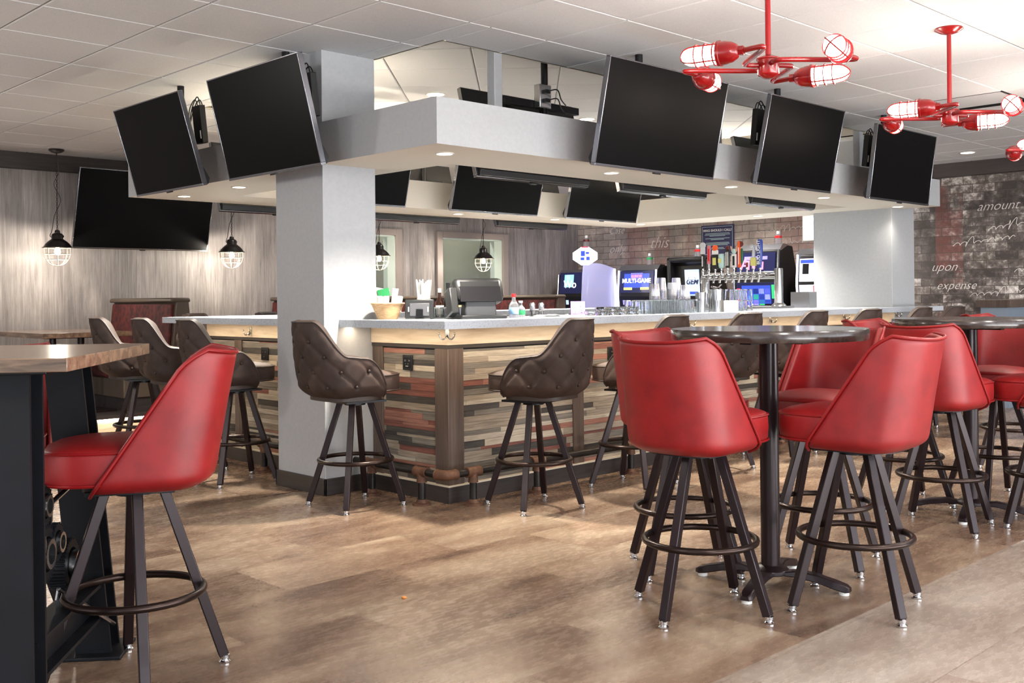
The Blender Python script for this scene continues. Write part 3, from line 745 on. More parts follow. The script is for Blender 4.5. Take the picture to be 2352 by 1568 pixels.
m.b2((.17,y-.045,.24),(TL-.08,y+.045,.252)); m.b2((.17,y-.045,.13),(TL-.08,y+.045,.142)); m.b2((.17,y-.006,.14),(TL-.08,y+.006,.24)); m.build('stretcher_beam','ibeam',pt,smooth=0)
def gear(x,z,r,th,n,yy,name='gear'):
    m=MB(); prof=[]
    for k in range(n):
        a=2*PI*k/n; st=2*PI/n
        for f,rr in ((0,r*.9),(.22,r*.9),(.32,r),(.62,r),(.72,r*.9)): prof.append((rr*math.cos(a+f*st),rr*math.sin(a+f*st)))
    rm=Euler((R(90),0,0)).to_matrix(); N_=len(prof); inn=[(r*.62*math.cos(math.atan2(v,u)),r*.62*math.sin(math.atan2(v,u))) for u,v in prof]
    vs=[]
    for zz in (-th/2,th/2):
        vs+=[rm@Vector((u,v,zz))+Vector((x,yy,z)) for u,v in prof]+[rm@Vector((u,v,zz))+Vector((x,yy,z)) for u,v in inn]
    fs=[]
    for i in range(N_):
        j=(i+1)%N_
        fs+=[(i,j,2*N_+j,2*N_+i),(N_+i,3*N_+i,3*N_+j,N_+j),(i,N_+i,N_+j,j),(2*N_+i,2*N_+j,3*N_+j,3*N_+i)]
    m.add(vs,fs); o=m.build(name,'ibeam',pt,smooth=30)
    m=MB(); m.lathe([(r*.36,-th*.9),(r*.52,-th*.9),(r*.52,th*.9),(r*.36,th*.9),(r*.36,-th*.9)],24,(x,yy,z),rm); m.build('bearing_ring','steel',o)
gy_=LY+.03
for x,z,r_,th,n in ((.40,.585,.062,.03,22),(.455,.535,.055,.03,20),(.50,.455,.06,.035,22),(.41,.44,.085,.03,34),(.60,.365,.082,.055,40),(.33,.48,.07,.03,28)): gear(x,z,r_,th,n,gy_+.02*((n%3)-1))
for a,b in (((.44,gy_,.57),(TL-.05,LY-.06,.70)),((.36,gy_,.5),(.17,LY+.03,.62)),((.55,gy_,.3),(TL-.06,LY-.06,.1)),((.60,gy_,.365),(.60,LY+.05,.25))):
    m=MB(); m.tube([a,b],.008,8); m.build('brace_rod','steel',pt)
# booth tables and benches
def booth_table(loc,label):
    t=thing('booth_table',label,'table',loc)
    m=MB(); m.b2((0,0,.705),(.82,1.38,.75)); m.build('tabletop','butcher',t,bevel=.003)
    for x in (.22,.48): m=MB(); m.cyl((x,.35,0),.03,.01,.70,16); m.build('pole','leg',t)
    m=MB(); m.b2((.05,.12,0),(.72,.58,.015)); m.build('base_plate','leg',t,bevel=.004)
    m=MB(); m.b2((.15,.3,.69),(.62,.4,.705)); m.build('bracket','blkm',t,smooth=0); return t
booth_table((3.44,9.49,.155),'square walnut booth table against the grey wood wall at far left')
def bench(x,label):
    t=thing('booth_bench',label,'booth',(x,9.46,.155),0,'maroon booth benches along the wood wall')
    def pr(poly,y0,y1,n,mt,bev=.01,par=t): m=MB(); m.prism([(a,b) for a,b in poly],-y1,-y0,rot=(R(90),0,0)); return m.build(n,mt,par,bevel=bev)
    pr([(-.47,0),(.2,0),(.2,.12),(-.47,.12)],.02,1.42,'toe_kick','kick',0)
    pr([(-.50,.12),(.22,.12),(.22,.30),(-.50,.30)],0,1.42,'base','boothbrown')
    pr([(-.53,.30),(.02,.30),(.02,.45),(-.53,.45)],0,1.42,'seat','boothred',.03)
    pr([(-.03,.40),(.22,.40),(.16,1.03),(.03,1.03)],0,1.42,'back_panel','boothbrown')
    pr([(-.06,.45),(-.03,.45),(.035,1.0),(.0,1.0)],.04,1.40,'back_cushion','boothred',.012)
    pr([(-.03,1.015),(.18,1.015),(.17,1.06),(-.02,1.06)],-.01,1.42,'cap_rail','boothbrown',.018); return t
bn=bench(4.66,'maroon patterned booth bench end at left, behind the tufted stools')
for x,l in ((6.6,'maroon booth bench showing only a sliver left of the white column'),(8.3,'maroon booth bench behind the straws and bottles'),(10.06,'maroon booth bench right of the register, below the window')): dup(bn,l,(x,9.46,.155))
# low partition at right
hp=thing('half_wall','low grey partition with a flat cap in front of the brick mural at right','partition',(11.02,4.2,0))
m=MB(); m.b2((0.02,-.14,0),(1.18,.13,1.03)); m.build('panel','bluegrey',hp,smooth=0)
m=MB(); m.b2((-.01,-.18,1.03),(1.18,.17,1.11)); m.build('cap','post',hp,bevel=.004)
# crumb on the floor
m=MB(); m.lathe([(.0,0),(.009,.001),(.010,.004),(.008,.0075),(0,.009)],12); o=m.build('crumb',M('orange_crumb',(214,132,58),.7),None,(2.557,3.251,0)); tag(o,'tiny orange crumb lying on the open brown floor','crumb')
# ================================================================ TELEVISIONS (local -Y is the way the screen looks)
def tv(label, loc, rz, w, h, lean, zc, side=0, pole_y=.12, group='televisions round the bar soffit', wall=False, jbox=False):
    t=thing('television',label,'television',loc,rz,group); al=math.asin(lean/h); q=Matrix.Rotation(al,3,'X')
    def T(m): m.v=[tuple(q@Vector(p)) for p in m.v]; return m
    m=MB(); m.b2((-w/2+.008,-.0015,.016),(w/2-.008,.002,h-.008)); T(m).build('screen','screen',t,smooth=0)
    m=MB()
    for lo,hi in (((-w/2,-.004,0),(w/2,.03,.016)),((-w/2,-.004,h-.008),(w/2,.03,h)),((-w/2,-.004,.016),(-w/2+.008,.03,h-.008)),((w/2-.008,-.004,.016),(w/2,.03,h-.008))): m.b2(lo,hi)
    T(m).build('bezel','bezel',t,bevel=.002)
    m=MB(); m.b2((-.03,-.006,-.009),(.03,.016,.0)); T(m).build('sensor_nub','blk',t,bevel=.002)
    m=MB(); m.b2((-w/2+.004,.004,.004),(w/2-.004,.034,h-.004))
    m.prism([(.03,.002),(.048,.004),(.066,.04),(.03,.15)],-w/2+.012,w/2-.012,rot=Matrix(((0,0,1),(1,0,0),(0,1,0)))); m.prism([(.03,.09),(.072,.13),(.074,h*.55),(.03,h*.75)],-w/2+.13,w/2-.13,rot=Matrix(((0,0,1),(1,0,0),(0,1,0))))
    T(m).build('back_cover','blk',t,bevel=.004)
    m=MB(); m.b2((-.18,.06,h*.35),(-.15,.085,h*.85)); m.b2((.15,.06,h*.35),(.18,.085,h*.85)); m.b2((-.22,.076,h*.55),(.22,.092,h*.62)); T(m)
    py=pole_y
    if wall: m.b2((-.2,.08,h*.45),(.2,py,h*.5)); m.b2((-.25,py-.02,h*.3),(.25,py,h*.75)); m.build('wall_bracket','blkm',t,smooth=0)
    else:
        m.box((0,py*.5,h*.55),(.07,abs(py)+.04,.06)); m.build('bracket','blkm',t,smooth=0)
        m=MB(); m.cyl((0,py,0),.024,h*.45,zc-loc[2],16); m.build('ceiling_pole','blkm',t)
    if side:
        bx=side*.2; m=MB(); m.box((bx,py+.04,h*.72),(.11,.045,.26),(R(6),0,0)); bo=m.build('media_box','blk',t,bevel=.004)
        m=MB(); m.box((bx+side*.052,py+.015,h*.60),(.012,.003,.055),(R(6),0,0)); m.build('label_sticker','white',bo,smooth=0)
        m=MB(); z1=h*.93
        for k,(dx,hh) in enumerate(((-.035,.05),(.0,.065),(.03,.04))): m.tube(spline([(bx+dx,py+.045,z1-.06),(bx+dx,py+.045,z1-.01),(bx+dx-side*.04,py+.04,z1+hh),(bx+dx-side*.10,py+.03,z1-.02),(bx-side*.12,py+.02,h*.7)],6),.0042,6)
        m.build('cable','blk',bo)
    if jbox:
        m=MB(); m.box((.07,py+.05,h*.9),(.11,.06,.16)); jb=m.build('junction_box','steel',t,bevel=.006)
        m=MB()
        for z in (h*.9-.03,h*.9+.03): m.box((.07,py+.09,z),(.04,.03,.026)); m.tube(spline([(.07,py+.1,z),(.02,py+.14,z+.01),(-.06,py+.1,z-.04),(-.16,py+.05,z-.06)],6),.005,6)
        m.build('plug','blk',jb,bevel=.003)
        m=MB(); m.b2((-.33,py-.02,h*.78),(.40,py+.02,h*.86)); m.build('mount_rail','blkm',t,bevel=.003)
    return t
tv('large television facing left, in front of the white column top',(3.35,5.488,1.949),R(-90),1.041,.64,.155,CZ,side=1,pole_y=.095)
tv('television facing left, farther left and partly over the big wall screen',(3.35,6.851,1.949),R(-90),.998,.633,.175,CZ,side=1,pole_y=.095)
tv('largest television facing us, its top right corner behind the near red pendant',(5.115,3.95,1.944),0,1.178,.628,.13,CZ,pole_y=.135)
tv('middle television of the three along the right face of the soffit',(6.728,3.95,1.950),0,1.020,.622,.13,CZ,side=-1,pole_y=.135)
tv('television at the right end of the soffit, above the end of the bar',(8.405,3.95,1.948),0,1.085,.60,.08,CZ,side=-1,pole_y=.135)
GI='televisions hung inside the soffit ring'
for x,l,j in ((5.14,'television inside the ring seen from below, its grey junction box above the soffit',True),(6.6,'television hung inside the ring seen from behind, under the largest right hand screen',False),(8.35,'television hung inside the ring seen from behind, under the middle right hand screen',False)): tv(l,(x,5.05,1.975),R(180),1.10,.63,.16,2.85,pole_y=.30 if j else .13,group=GI,jbox=j) if not j else tv(l,(x,5.05,1.975),R(180),1.10,.63,.16,2.85,pole_y=.12,group=GI,jbox=True)
for x,l in ((5.08,'black screen facing us inside the ring, cut off by the white column'),(6.72,'black screen facing us inside the ring, in the middle of the far side'),(8.25,'black screen facing us inside the ring, at the right of the far side')): tv(l,(x,7.1,1.975),0,1.12,.63,.16,2.85,pole_y=.13,group=GI,jbox=(x<5.5))
GO='televisions on the far outside of the soffit'
for x,l in ((5.0,'television back edge hanging past the far soffit, left of the white column'),(6.62,'television back edge hanging past the far soffit, just right of the white column'),(8.27,'television back edge hanging past the far soffit, above the window with the lit pendant')): tv(l,(x,8.16,1.95),R(180),1.12,.63,.16,CZ,pole_y=.12,group=GO)
tv('big dark television tilted on the grey wood wall at left',(4.94,10.73,1.733),0,1.50,.84,.23,CZ,pole_y=.27,group='wall television',wall=True)

# ================================================================ DOWNLIGHTS
def downlight(x,y,z,r,label,grp,power,src=None,spot=True):
    if src: t=dup(src,label,(x,y,z))
    else:
        t=thing('recessed_downlight',label,'downlight',(x,y,z),0,grp)
        m=MB(); m.lathe([(r*.80,-.002),(r*.84,-.006),(r,-.004),(r,.0),(r*.8,.0)],32); m.build('trim_ring','downrim',t)
        m=MB(); m.lathe([(0,-.003),(r*.8,-.003),(r*.8,-.001),(0,-.001)],32); m.build('lens','down',t)
    if spot and power:
        L=bpy.data.lights.new('downlight_beam','SPOT'); L.energy=power; L.color=(1,.87,.70); L.spot_size=R(112); L.spot_blend=.75; L.shadow_soft_size=.045
        o=bpy.data.objects.new('downlight_beam',L); COL.objects.link(o); o.location=(0,0,-.02); o.parent=t
    return t
G1='round downlights in the soffit underside'; P_=260
d0=downlight(3.83,4.46,2.005,.055,'soffit downlight at the near corner over the counter',G1,0,spot=False)
NMS=[('soffit downlight under the largest right hand screen',5.27,4.45),('soffit downlight between the first two right hand screens',6.65,4.44),('soffit downlight under the middle right hand screen',8.03,4.44),('soffit downlight at the right end by the grey column',9.44,4.46),
 ('soffit downlight left of the white column, below the large left screen',3.83,6.74),('soffit downlight at the far left corner of the soffit',3.84,7.6),('far soffit downlight right of the white column',6.69,7.6),('far soffit downlight beside the middle black screen',7.98,7.52),('far corner soffit downlight at the end of the black screens',9.35,7.47),('soffit downlight on the right return above the tap handles',9.33,5.91)]
def beam(t,power,size=128):
    L=bpy.data.lights.new('downlight_beam','SPOT'); L.energy=power; L.color=(1,.93,.81); L.spot_size=R(size); L.spot_blend=.85; L.shadow_soft_size=.04
    o=bpy.data.objects.new('downlight_beam',L); COL.objects.link(o); o.location=(0,0,-.02); o.parent=t
dls=[d0]+[dup(d0,l,(x,y,2.005)) for l,x,y in NMS]
for t in dls: beam(t,P_*(.04 if t.location.x>9.4 and t.location.y<4.6 else 1))
G1b='round downlights in the ceilings'
c0=downlight(5.48,6.49,2.85,.085,'bright round downlight in the raised ceiling, left of the soffit post',G1b,0,spot=False)
c1=dup(c0,'bright round downlight in the raised ceiling, right of the junction box',(7.31,6.46,2.85)); c2=dup(c0,'round downlight in the lower ceiling at right, above the brick mural',(11.34,4.57,CZ)); c3=dup(c0,'round downlight cut by the right edge, beside the middle pendant stem',(6.9,2.14,CZ))
for t in (c0,c1,c2,c3): beam(t,40 if t in (c0,c1) else 30,130)

# ================================================================ RED CAGE CHANDELIERS
def chandelier(loc,label):
    t=thing('cage_chandelier',label,'pendant lamp',loc,R(-44.29),'red cage chandeliers'); dz=CZ-loc[2]
    m=MB(); m.lathe([(.075,dz),(.078,dz-.008),(.05,dz-.025),(.02,dz-.034),(0,dz-.034)],28); m.build('canopy','redm',t)
    m=MB(); m.cyl((0,0,0),.0125,.03,dz-.02,14); m.build('stem','redm',t)
    m=MB(); m.lathe([(0,-.06),(.02,-.058),(.044,-.045),(.047,-.04),(.047,.022),(.052,.024),(.052,.03),(.02,.044),(0,.044)],28); m.build('hub','redm',t)
    for k in range(4):
        a=R(253.6)+k*PI/2; l=a-R(104); d=Vector((math.cos(a),math.sin(a),0)); L=Vector((math.cos(l),math.sin(l),0)); sd=Vector((math.cos(a-R(73)),math.sin(a-R(73)),0)); E_=d*.345
        m=MB(); m.tube(spline([sd*.038,sd*.075+d*.004,sd*.100+d*.018,sd*.096+d*.055,sd*.062+d*.16,sd*.018+d*.29,E_+d*.022+L*.006,E_+d*.018+L*.045,E_+L*.095],7),.0115,12); arm=m.build('arm','redm',t)
        rm=L.to_track_quat('Z','Y').to_matrix(); b0=E_+L*.085
        m=MB(); m.lathe([(.017,0),(.021,.002),(.021,.022),(.017,.024)],6,b0,rm); m.lathe([(.016,.02),(.03,.03),(.043,.052),(.049,.08),(.050,.098),(.054,.1),(.054,.112),(.046,.114)],24,b0,rm); m.build('lamp_cap','redm',arm)
        m=MB(); m.lathe([(.040,.112),(.041,.13),(.041,.215),(.037,.24),(.027,.258),(.012,.267),(0,.269)],20,b0,rm); m.build('globe','lampglow',arm)
        m=MB()
        for z in (.125,.165,.205): m.torus(b0+L*z,.047,.0036,24,6,rm)
        for j in range(2):
            an=PI/4+j*PI/2; u=rm@Vector((math.cos(an),math.sin(an),0))
            m.tube(spline([b0+L*.112+u*.047,b0+L*.16+u*.047,b0+L*.215+u*.047,b0+L*.255+u*.035,b0+L*.277,b0+L*.255-u*.035,b0+L*.215-u*.047,b0+L*.16-u*.047,b0+L*.112-u*.047],5),.0036,6)
        m.build('cage','redm',arm)
    return t
ch=chandelier((4.016,2.482,2.20),'nearest red cage chandelier, its stem cut by the top of the picture')
dup(ch,'middle red cage chandelier hanging from a red ceiling canopy',(5.93,2.488,2.20)); dup(ch,'farthest red cage chandelier, only two lamps showing at the right edge',(7.88,2.50,2.20))

# ================================================================ BLACK CAGE PENDANTS
def pendant(loc,label):
    t=thing('cage_pendant',label,'pendant lamp',loc,0,'black cage pendants over the booths')
    m=MB(); m.lathe([(.072,0),(.075,-.012),(.05,-.03),(.018,-.04),(0,-.04)],24); m.build('canopy','blackshade',t)
    m=MB(); m.cyl((0,0,0),.006,-.19,-.03,10); m.build('rod','leg',t)
    m=MB(); z=-.19; k=0
    while z>-.80:
        rm=Matrix.Rotation(PI/2*(k%2),3,'Z')@Matrix.Rotation(PI/2,3,'X'); m.tube([rm@Vector((.0075*math.cos(2*PI*i/10),.014*math.sin(2*PI*i/10),0))+Vector((0,0,z-.012)) for i in range(10)],.0026,5,closed=True); z-=.0225; k+=1
    m.build('chain','leg',t)
    m=MB(); m.tube(spline([(0,0,-.05),(.02,0,-.22),(-.02,.02,-.35),(.035,0,-.5),(-.03,-.01,-.66),(-.05,0,-.8),(-.07,0,-.86),(-.03,0,-.88)],8),.0035,6); m.build('cord','blk',t)
    m=MB(); m.lathe([(0,-.795),(.02,-.80),(.026,-.815),(.026,-.828),(.045,-.835),(.055,-.85),(.055,-.885),(.062,-.90)],24); m.sphere((.05,.0,-.86),.016,8,6); m.build('socket_cap','blackshade',t)
    m=MB(); m.lathe([(.05,-.885),(.085,-.91),(.115,-.94),(.128,-.962),(.145,-.972),(.145,-.976),(.125,-.968),(.08,-.915),(.045,-.895)],32); m.build('shade','blackshade',t)
    m=MB()
    for z,r in ((-.975,.122),(-1.035,.122),(-1.09,.103)): m.torus((0,0,z),r,.003,32,6)
    for j in range(4):
        u=Vector((math.cos(PI/8+j*PI/4),math.sin(PI/8+j*PI/4),0))
        m.tube(spline([u*.122+Vector((0,0,-.972)),u*.122+Vector((0,0,-1.035)),u*.103+Vector((0,0,-1.09)),u*.06+Vector((0,0,-1.138)),Vector((0,0,-1.155)),-u*.06+Vector((0,0,-1.138)),-u*.103+Vector((0,0,-1.09)),-u*.122+Vector((0,0,-1.035)),-u*.122+Vector((0,0,-.972))],4),.003,6)
    m.build('cage','cagew',t)
    m=MB(); m.lathe([(0,-.955),(.012,-.96),(.016,-.975),(.029,-1.005),(.03,-1.02),(.02,-1.038),(0,-1.045)],18); m.build('bulb','bulb',t)
    L=bpy.data.lights.new('pendant_glow','POINT'); L.energy=24; L.color=(1,.91,.78); L.shadow_soft_size=.03
    o=bpy.data.objects.new('pendant_glow',L); COL.objects.link(o); o.location=(0,0,-1.06); o.parent=t
    return t
pd=pendant((3.96,10.5,CZ),'black cage pendant on a chain, left of the big wall television')
for x,l in ((5.87,'black cage pendant just left of the white column'),(7.92,'black cage pendant mostly hidden behind the right edge of the white column'),(9.70,'black cage pendant glowing in front of the window above the register')):
    dup(pd,l,(x,10.5,CZ))
# ================================================================ THINGS ON THE BAR
def at(px, Y): # point on the floor plan seen in the direction az (degrees) at a given Y
    return (Y/math.tan(R(px)), Y)
Z=CT
MT['amber']=M('amber_glass',(60,30,16),.08,trans=.6); MT['dkgl']=M('dark_sauce',(30,22,22),.1); MT['tan']=M('tan_sauce',(200,166,120),.15)
MT['greencap']=M('green_plastic',(40,150,84),.45); MT['redcap']=M('red_plastic',(206,34,36),.4); MT['clearp']=M('clear_plastic',(236,238,246),.12,trans=.85,ior=1.2); MT['bluegel']=M('blue_gel',(150,190,230),.15)
# basket with napkin rolls
bx,by=3.93,5.13
t=thing('wicker_basket','shallow wicker basket of rolled napkins at the left end of the counter','basket',(bx,by,Z))
m=MB(); m.lathe([(0,.0),(.06,0),(.066,.01),(.082,.05),(.10,.092),(.104,.097),(.10,.099),(.094,.093),(.076,.05),(.058,.008),(0,.006)],36); m.build('bowl','wicker',t)
m=MB(); m.torus((0,0,.097),.102,.005,36,6); m.build('rim','wicker',t)
for k,(dx,dy,rx,ry,l) in enumerate(((-.03,.04,12,-8,'rolled white napkin leaning left in the basket'),(0,.02,-6,10,'short rolled white napkin in the middle of the basket'),(.02,-.03,5,4,'tallest rolled white napkin standing in the basket'),(.045,-.05,-10,14,'rolled white napkin at the right side of the basket'))):
    m=MB(); hh=.13 if k==2 else .10
    m.lathe([(.016,0),(.019,.02),(.018,hh*.6),(.021,hh),(.014,hh),(.012,hh*.8)],14); o=m.build('napkin_roll','paper',None,(bx+dx,by+dy,Z+.03+(.012 if k!=2 else .03)),(R(rx),R(ry),0)); tag(o,l,'napkin roll','napkin rolls in the basket')
t=thing('leaflet_holder','clear stand of white and green leaflets against the white column, behind the basket','holder',(4.05,5.36,Z),R(-40))
m=MB(); m.box((0,.0,.07),(.10,.004,.14),(R(-12),0,0)); m.box((0,-.03,.003),(.10,.07,.006)); m.build('stand','glass',t,smooth=0)
m=MB(); m.box((.0,-.008,.12),(.085,.003,.15),(R(-12),R(12),0)); m.build('leaflet','paper',t,smooth=0)
m=MB(); m.box((.02,-.014,.165),(.075,.003,.05),(R(-12),R(-14),0)); m.build('leaflet','greencap',t,smooth=0)
# tablet on a stand
t=thing('tablet','black tablet computer in a rugged case on a clear stand, beside the basket','tablet',(4.02,4.93,Z),R(-42))
q=Matrix.Rotation(R(-8),3,'X')
m=MB(); m.box((0,0,.062),(.178,.016,.118),q); m.build('case','blk',t,bevel=.006)
m=MB(); m.box((0,-.010,.058),(.12,.006,.08),q); m.build('back_plate',M('dark_grey',(58,58,62),.5),t,bevel=.004)
m=MB()
for x in (-.066,.052): m.box((x,-.0145,.06),(.007,.002,.03),q)
m.build('label_sticker','white',t,smooth=0)
m=MB(); m.box((0,-.02,.035),(.042,.003,.06),q); m.box((0,-.03,.003),(.05,.04,.004)); m.build('clear_stand','glass',t,smooth=0)
# glass rack with small tumblers
def tumbler(name,r0,r1,h,label,group,mat='glass',th=.0025,n=18,inv=False):
    m=MB(); pr=[(0,0),(r0,0),(r1,h),(r1-th,h),(r0-th,.008),(0,.008)]
    if inv: pr=[(r,h-z) for r,z in pr]
    m.lathe(pr,n); o=m.build(name,mat); tag(o,label,'glass',group); return o
rk=thing('glass_rack','low black mat with rows of small glasses behind the tablet','rack',(4.28,4.97,Z),R(45))
m=MB(); m.b2((-.13,-.10,0),(.13,.10,.008)); m.build('mat','blk',rk,bevel=.002)
sg=tumbler('shot_glass',.018,.022,.062,'small clear shot glass on the black mat behind the tablet','shot glasses on the mat',inv=True,n=12)
first=True; rm=Matrix.Rotation(R(45),3,'Z')
for i in range(5):
    for j in range(4):
        p=rm@Vector((-.10+.05*i,-.075+.05*j,0)); o=sg if first else sg.copy()
        if not first: COL.objects.link(o)
        first=False; o.location=(4.28+p.x,4.97+p.y,Z+.008)
# straw caddy
t=thing('straw_caddy','white caddy bristling with wrapped straws behind the tablet','caddy',(4.33,5.265,Z),R(45))
m=MB(); m.b2((-.05,-.04,0),(.05,.04,.13)); m.b2((-.10,-.03,.0),(-.05,.03,.15)); m.build('box','white',t,bevel=.004)
m=MB(); rnd=random.Random(4)
for k in range(46):
    x,y=rnd.uniform(-.045,.045),rnd.uniform(-.035,.035); m.bar((x,y,.1),(x*1.45+rnd.uniform(-.01,.01),y*1.4,.20+rnd.uniform(-.02,.05)),.008,.008,rnd.random())
m.build('straws','paper',t,smooth=0)['kind']='stuff'
# bottles
def bottle(loc,label,body,cap,h=.2,r=.03,lab=None,clear=False):
    t=thing('bottle',label,'bottle',loc)
    m=MB(); m.lathe([(0,0),(r,0),(r,h*.5),(r*.75,h*.6),(r*.4,h*.72),(r*.38,h*.88),(0,h*.88)],20); m.build('body',body,t)
    m=MB(); m.lathe([(r*.44,h*.86),(r*.46,h),(0,h)],16); m.build('cap',cap,t)
    if lab: m=MB(); m.lathe([(r*1.02,h*.14),(r*1.02,h*.42)],20); m.build('label_band',lab,t)
    return t
bottle((4.355,5.135,Z),'small amber bottle with a paper label left of the register','amber','white',.19,.026,'paper')
bottle((4.415,5.12,Z),'dark bottle with a black pump cap left of the register','dkgl','blk',.225,.03)
bottle((4.44,5.02,Z),'slim bottle of tan sauce with a black cap left of the register','tan','blk',.205,.03)
bottle((4.53,4.98,Z),'squat bottle with a white cap half hidden by the register','dkgl','white',.185,.027)
bottle((4.62,4.72,Z),'squeeze bottle with a red and white top right of the register','clearp','redcap',.15,.032,'bluegel')
bottle((4.70,4.74,Z),'clear squeeze bottle with a green label right of the register','clearp','white',.105,.03,'greencap')
# register
t=thing('cash_register','black touch screen register seen from behind at the bar corner','register',(4.26,4.64,Z),R(-22)); 
m=MB(); m.prism([(-.02,.0),(.10,.0),(.06,.12),(.0,.12)],-.10,.10,rot=Matrix(((0,0,1),(1,0,0),(0,1,0)))); m.build('stand',M('charcoal_plastic',(46,47,50),.5),t,bevel=.008)
m=MB(); q=Matrix.Rotation(R(-20),3,'X'); m.box((0,.065,.165),(.32,.12,.155),q); m.build('screen_housing','blk',t,bevel=.034)
m=MB(); m.box((0,.002,.15),(.27,.012,.10),q)
for k in range(6): m.box((-.158,.05,.115+.012*k),(.012,.05,.005),q)
m.build('rear_vent','blkm',t,bevel=.003)
m=MB(); m.box((-.175,.03,.10),(.05,.10,.16),q); m.build('card_reader','blk',t,bevel=.008)
m=MB(); m.b2((-.14,-.06,.0),(.15,.13,.022)); m.build('base','blk',t,bevel=.006)
# salt and pepper in a rack
t=thing('shaker_rack','little black wire rack holding two shakers on the counter','rack',(4.95,4.84,Z))
m=MB()
for z in (.01,.035): m.torus((0,0,z),.048,.002,24,5)
for k in range(6): an=k*PI/3; m.bar((.048*math.cos(an),.048*math.sin(an),0),(.048*math.cos(an),.048*math.sin(an),.036),.003)
m.cyl((0,0,0),.046,0,.004,24); m.build('wire','blkm',t,smooth=30)
for dx,l in ((-.02,'left glass shaker with a steel top in the wire rack'),(.022,'right glass shaker with a steel top in the wire rack')):
    s_=thing('shaker',l,'shaker',(4.95+dx,4.84-dx,Z+.004),0,'shakers in the wire rack')
    m=MB(); m.lathe([(0,0),(.02,0),(.018,.06),(0,.06)],14); m.build('body','clearp',s_)
    m=MB(); m.lathe([(.019,.058),(.02,.075),(.012,.086),(0,.086)],14); m.build('lid','steel',s_)
m=MB(); m.grid([[(x*.06-.12,y*.05,.002+.006*math.sin(x*2.1+y)*math.cos(y*1.3)+.004) for x in range(5)] for y in range(4)]); o=m.build('paper_napkin','paper',None,(5.02,4.68,Z),(0,0,R(20)),solid=.002); tag(o,'crumpled white paper napkin lying on the counter near the shakers','napkin')
# menu card
t=thing('table_tent','purple and white table tent card beside the slot machine reflections at the counter','card',(5.38,4.86,Z),R(-42))
m=MB(); m.prism([(-.025,0),(.025,0),(0,.095)],-.05,.05,rot=Matrix(((0,0,1),(1,0,0),(0,1,0)))); m.build('card',M('violet_card',(128,92,168),.6),t,smooth=0)
m=MB(); q=Matrix.Rotation(R(-14.7),3,'X'); m.box((-.018,-.0145,.045),(.032,.002,.07),q); m.build('white_panel','paper',t,smooth=0)
text('J\n9\n8',.024,M('magenta_ink',(180,60,150),.6),t,(-.018,-.017,.045),(R(75),0,0)); text('U\nS\nA',.022,'paper',t,(.024,-.017,.045),(R(75),0,0))
# ashtrays
ag='stacked glass ashtrays on the counter'; m=MB(); m.lathe([(0,0),(.040,0),(.046,.012),(.048,.026),(.041,.027),(.036,.01),(0,.009)],10); at0=m.build('ashtray','glass'); tag(at0,'clear glass ashtray in the low stacks left of the row of tumblers','ashtray',ag)
first=True
for i in range(4):
    for j in range(2):
        for k in range(2 if i else 1):
            o=at0 if first else at0.copy()
            if not first: COL.objects.link(o)
            first=False; o.location=(5.30+.104*i,4.56+.105*j,Z+.0275*k)
tg=tumbler('tumbler',.036,.039,.098,'clear tumbler standing upside down in the dense row on the counter','tumblers in the row on the counter',inv=True)
first=True
for i in range(8):
    for j in range(3):
        o=tg if first else tg.copy()
        if not first: COL.objects.link(o)
        first=False; o.location=(5.82+.0795*i,4.58+.088*j,Z)
# plastic cup stacks
for (x,y,n,l) in ((6.30,4.90,13,'shortest stack of clear plastic cups, at the left of the cup stacks'),(6.42,4.93,18,'tall stack of clear plastic cups next to the shortest stack'),(6.515,4.90,14,'lower stack of clear plastic cups in the middle of the cup stacks'),(6.61,4.93,18,'tallest stack of clear plastic cups, at the right of the cup stacks'),(6.56,4.81,12,'front stack of clear plastic cups before the tallest stack')):
    t=thing('cup_stack',l,'cups',(x,y,Z),0,'stacks of clear plastic cups')
    m=MB(); m.lathe([(0,.1),(.031,.1),(.042,0),(.044,0)],18)
    for k in range(n): z=.1+k*.009 if k else .0; z0=k*.0095; m.lathe([(.044,z0),(.0445,z0+.003),(.042,z0+.0035),(.0405,z0+.0095)],18)
    m.lathe([(.042,n*.0095),(.032,n*.0095+.095),(0,n*.0095+.095)],18); m.build('cups','clearp',t,smooth=50)
# bar tools
def simple(name,label,cat,mb,mat,loc,grp=None,rz=0): o=mb.build(name,mat,None,loc,(0,0,rz)); tag(o,label,cat,grp); return o
m=MB(); m.lathe([(0,0),(.032,0),(.042,.15),(.040,.15),(.03,.004),(0,.004)],22); simple('shaker_tin','steel cocktail shaker tin right of the row of tumblers','shaker',m,'steel',(6.50,4.62,Z))
m=MB(); m.lathe([(0,0),(.03,0),(.038,.14),(.036,.14),(.028,.004),(0,.004)],22); simple('mixing_glass','clear mixing glass between the steel tins','glass',m,'glass',(6.60,4.64,Z))
m=MB(); m.lathe([(0,0),(.025,0),(.03,.09),(.028,.09),(.024,.004),(0,.004)],22); simple('small_tin','small steel tin in front of the mixing glass','shaker',m,'steel',(6.62,4.555,Z))
t=thing('ice_bucket','steel bucket with a strainer resting on top, left of the beer tower','bucket',(6.76,4.66,Z)); m=MB(); m.lathe([(0,0),(.05,0),(.058,.17),(.06,.172),(.055,.172),(.048,.004),(0,.004)],24); m.build('pail','steel',t)
m=MB(); m.torus((0,0,.18),.04,.006,20,6,(R(20),0,0)); m.bar((.03,0,.185),(.10,.02,.21),.012,.003); m.build('strainer','chrome',t)
m=MB(); m.b2((-.055,-.04,0),(.055,.04,.085)); o=simple('straw_box','white box of cocktail straws in front of the steel bucket','box',m,'paper',(6.74,4.525,Z),rz=R(-40))
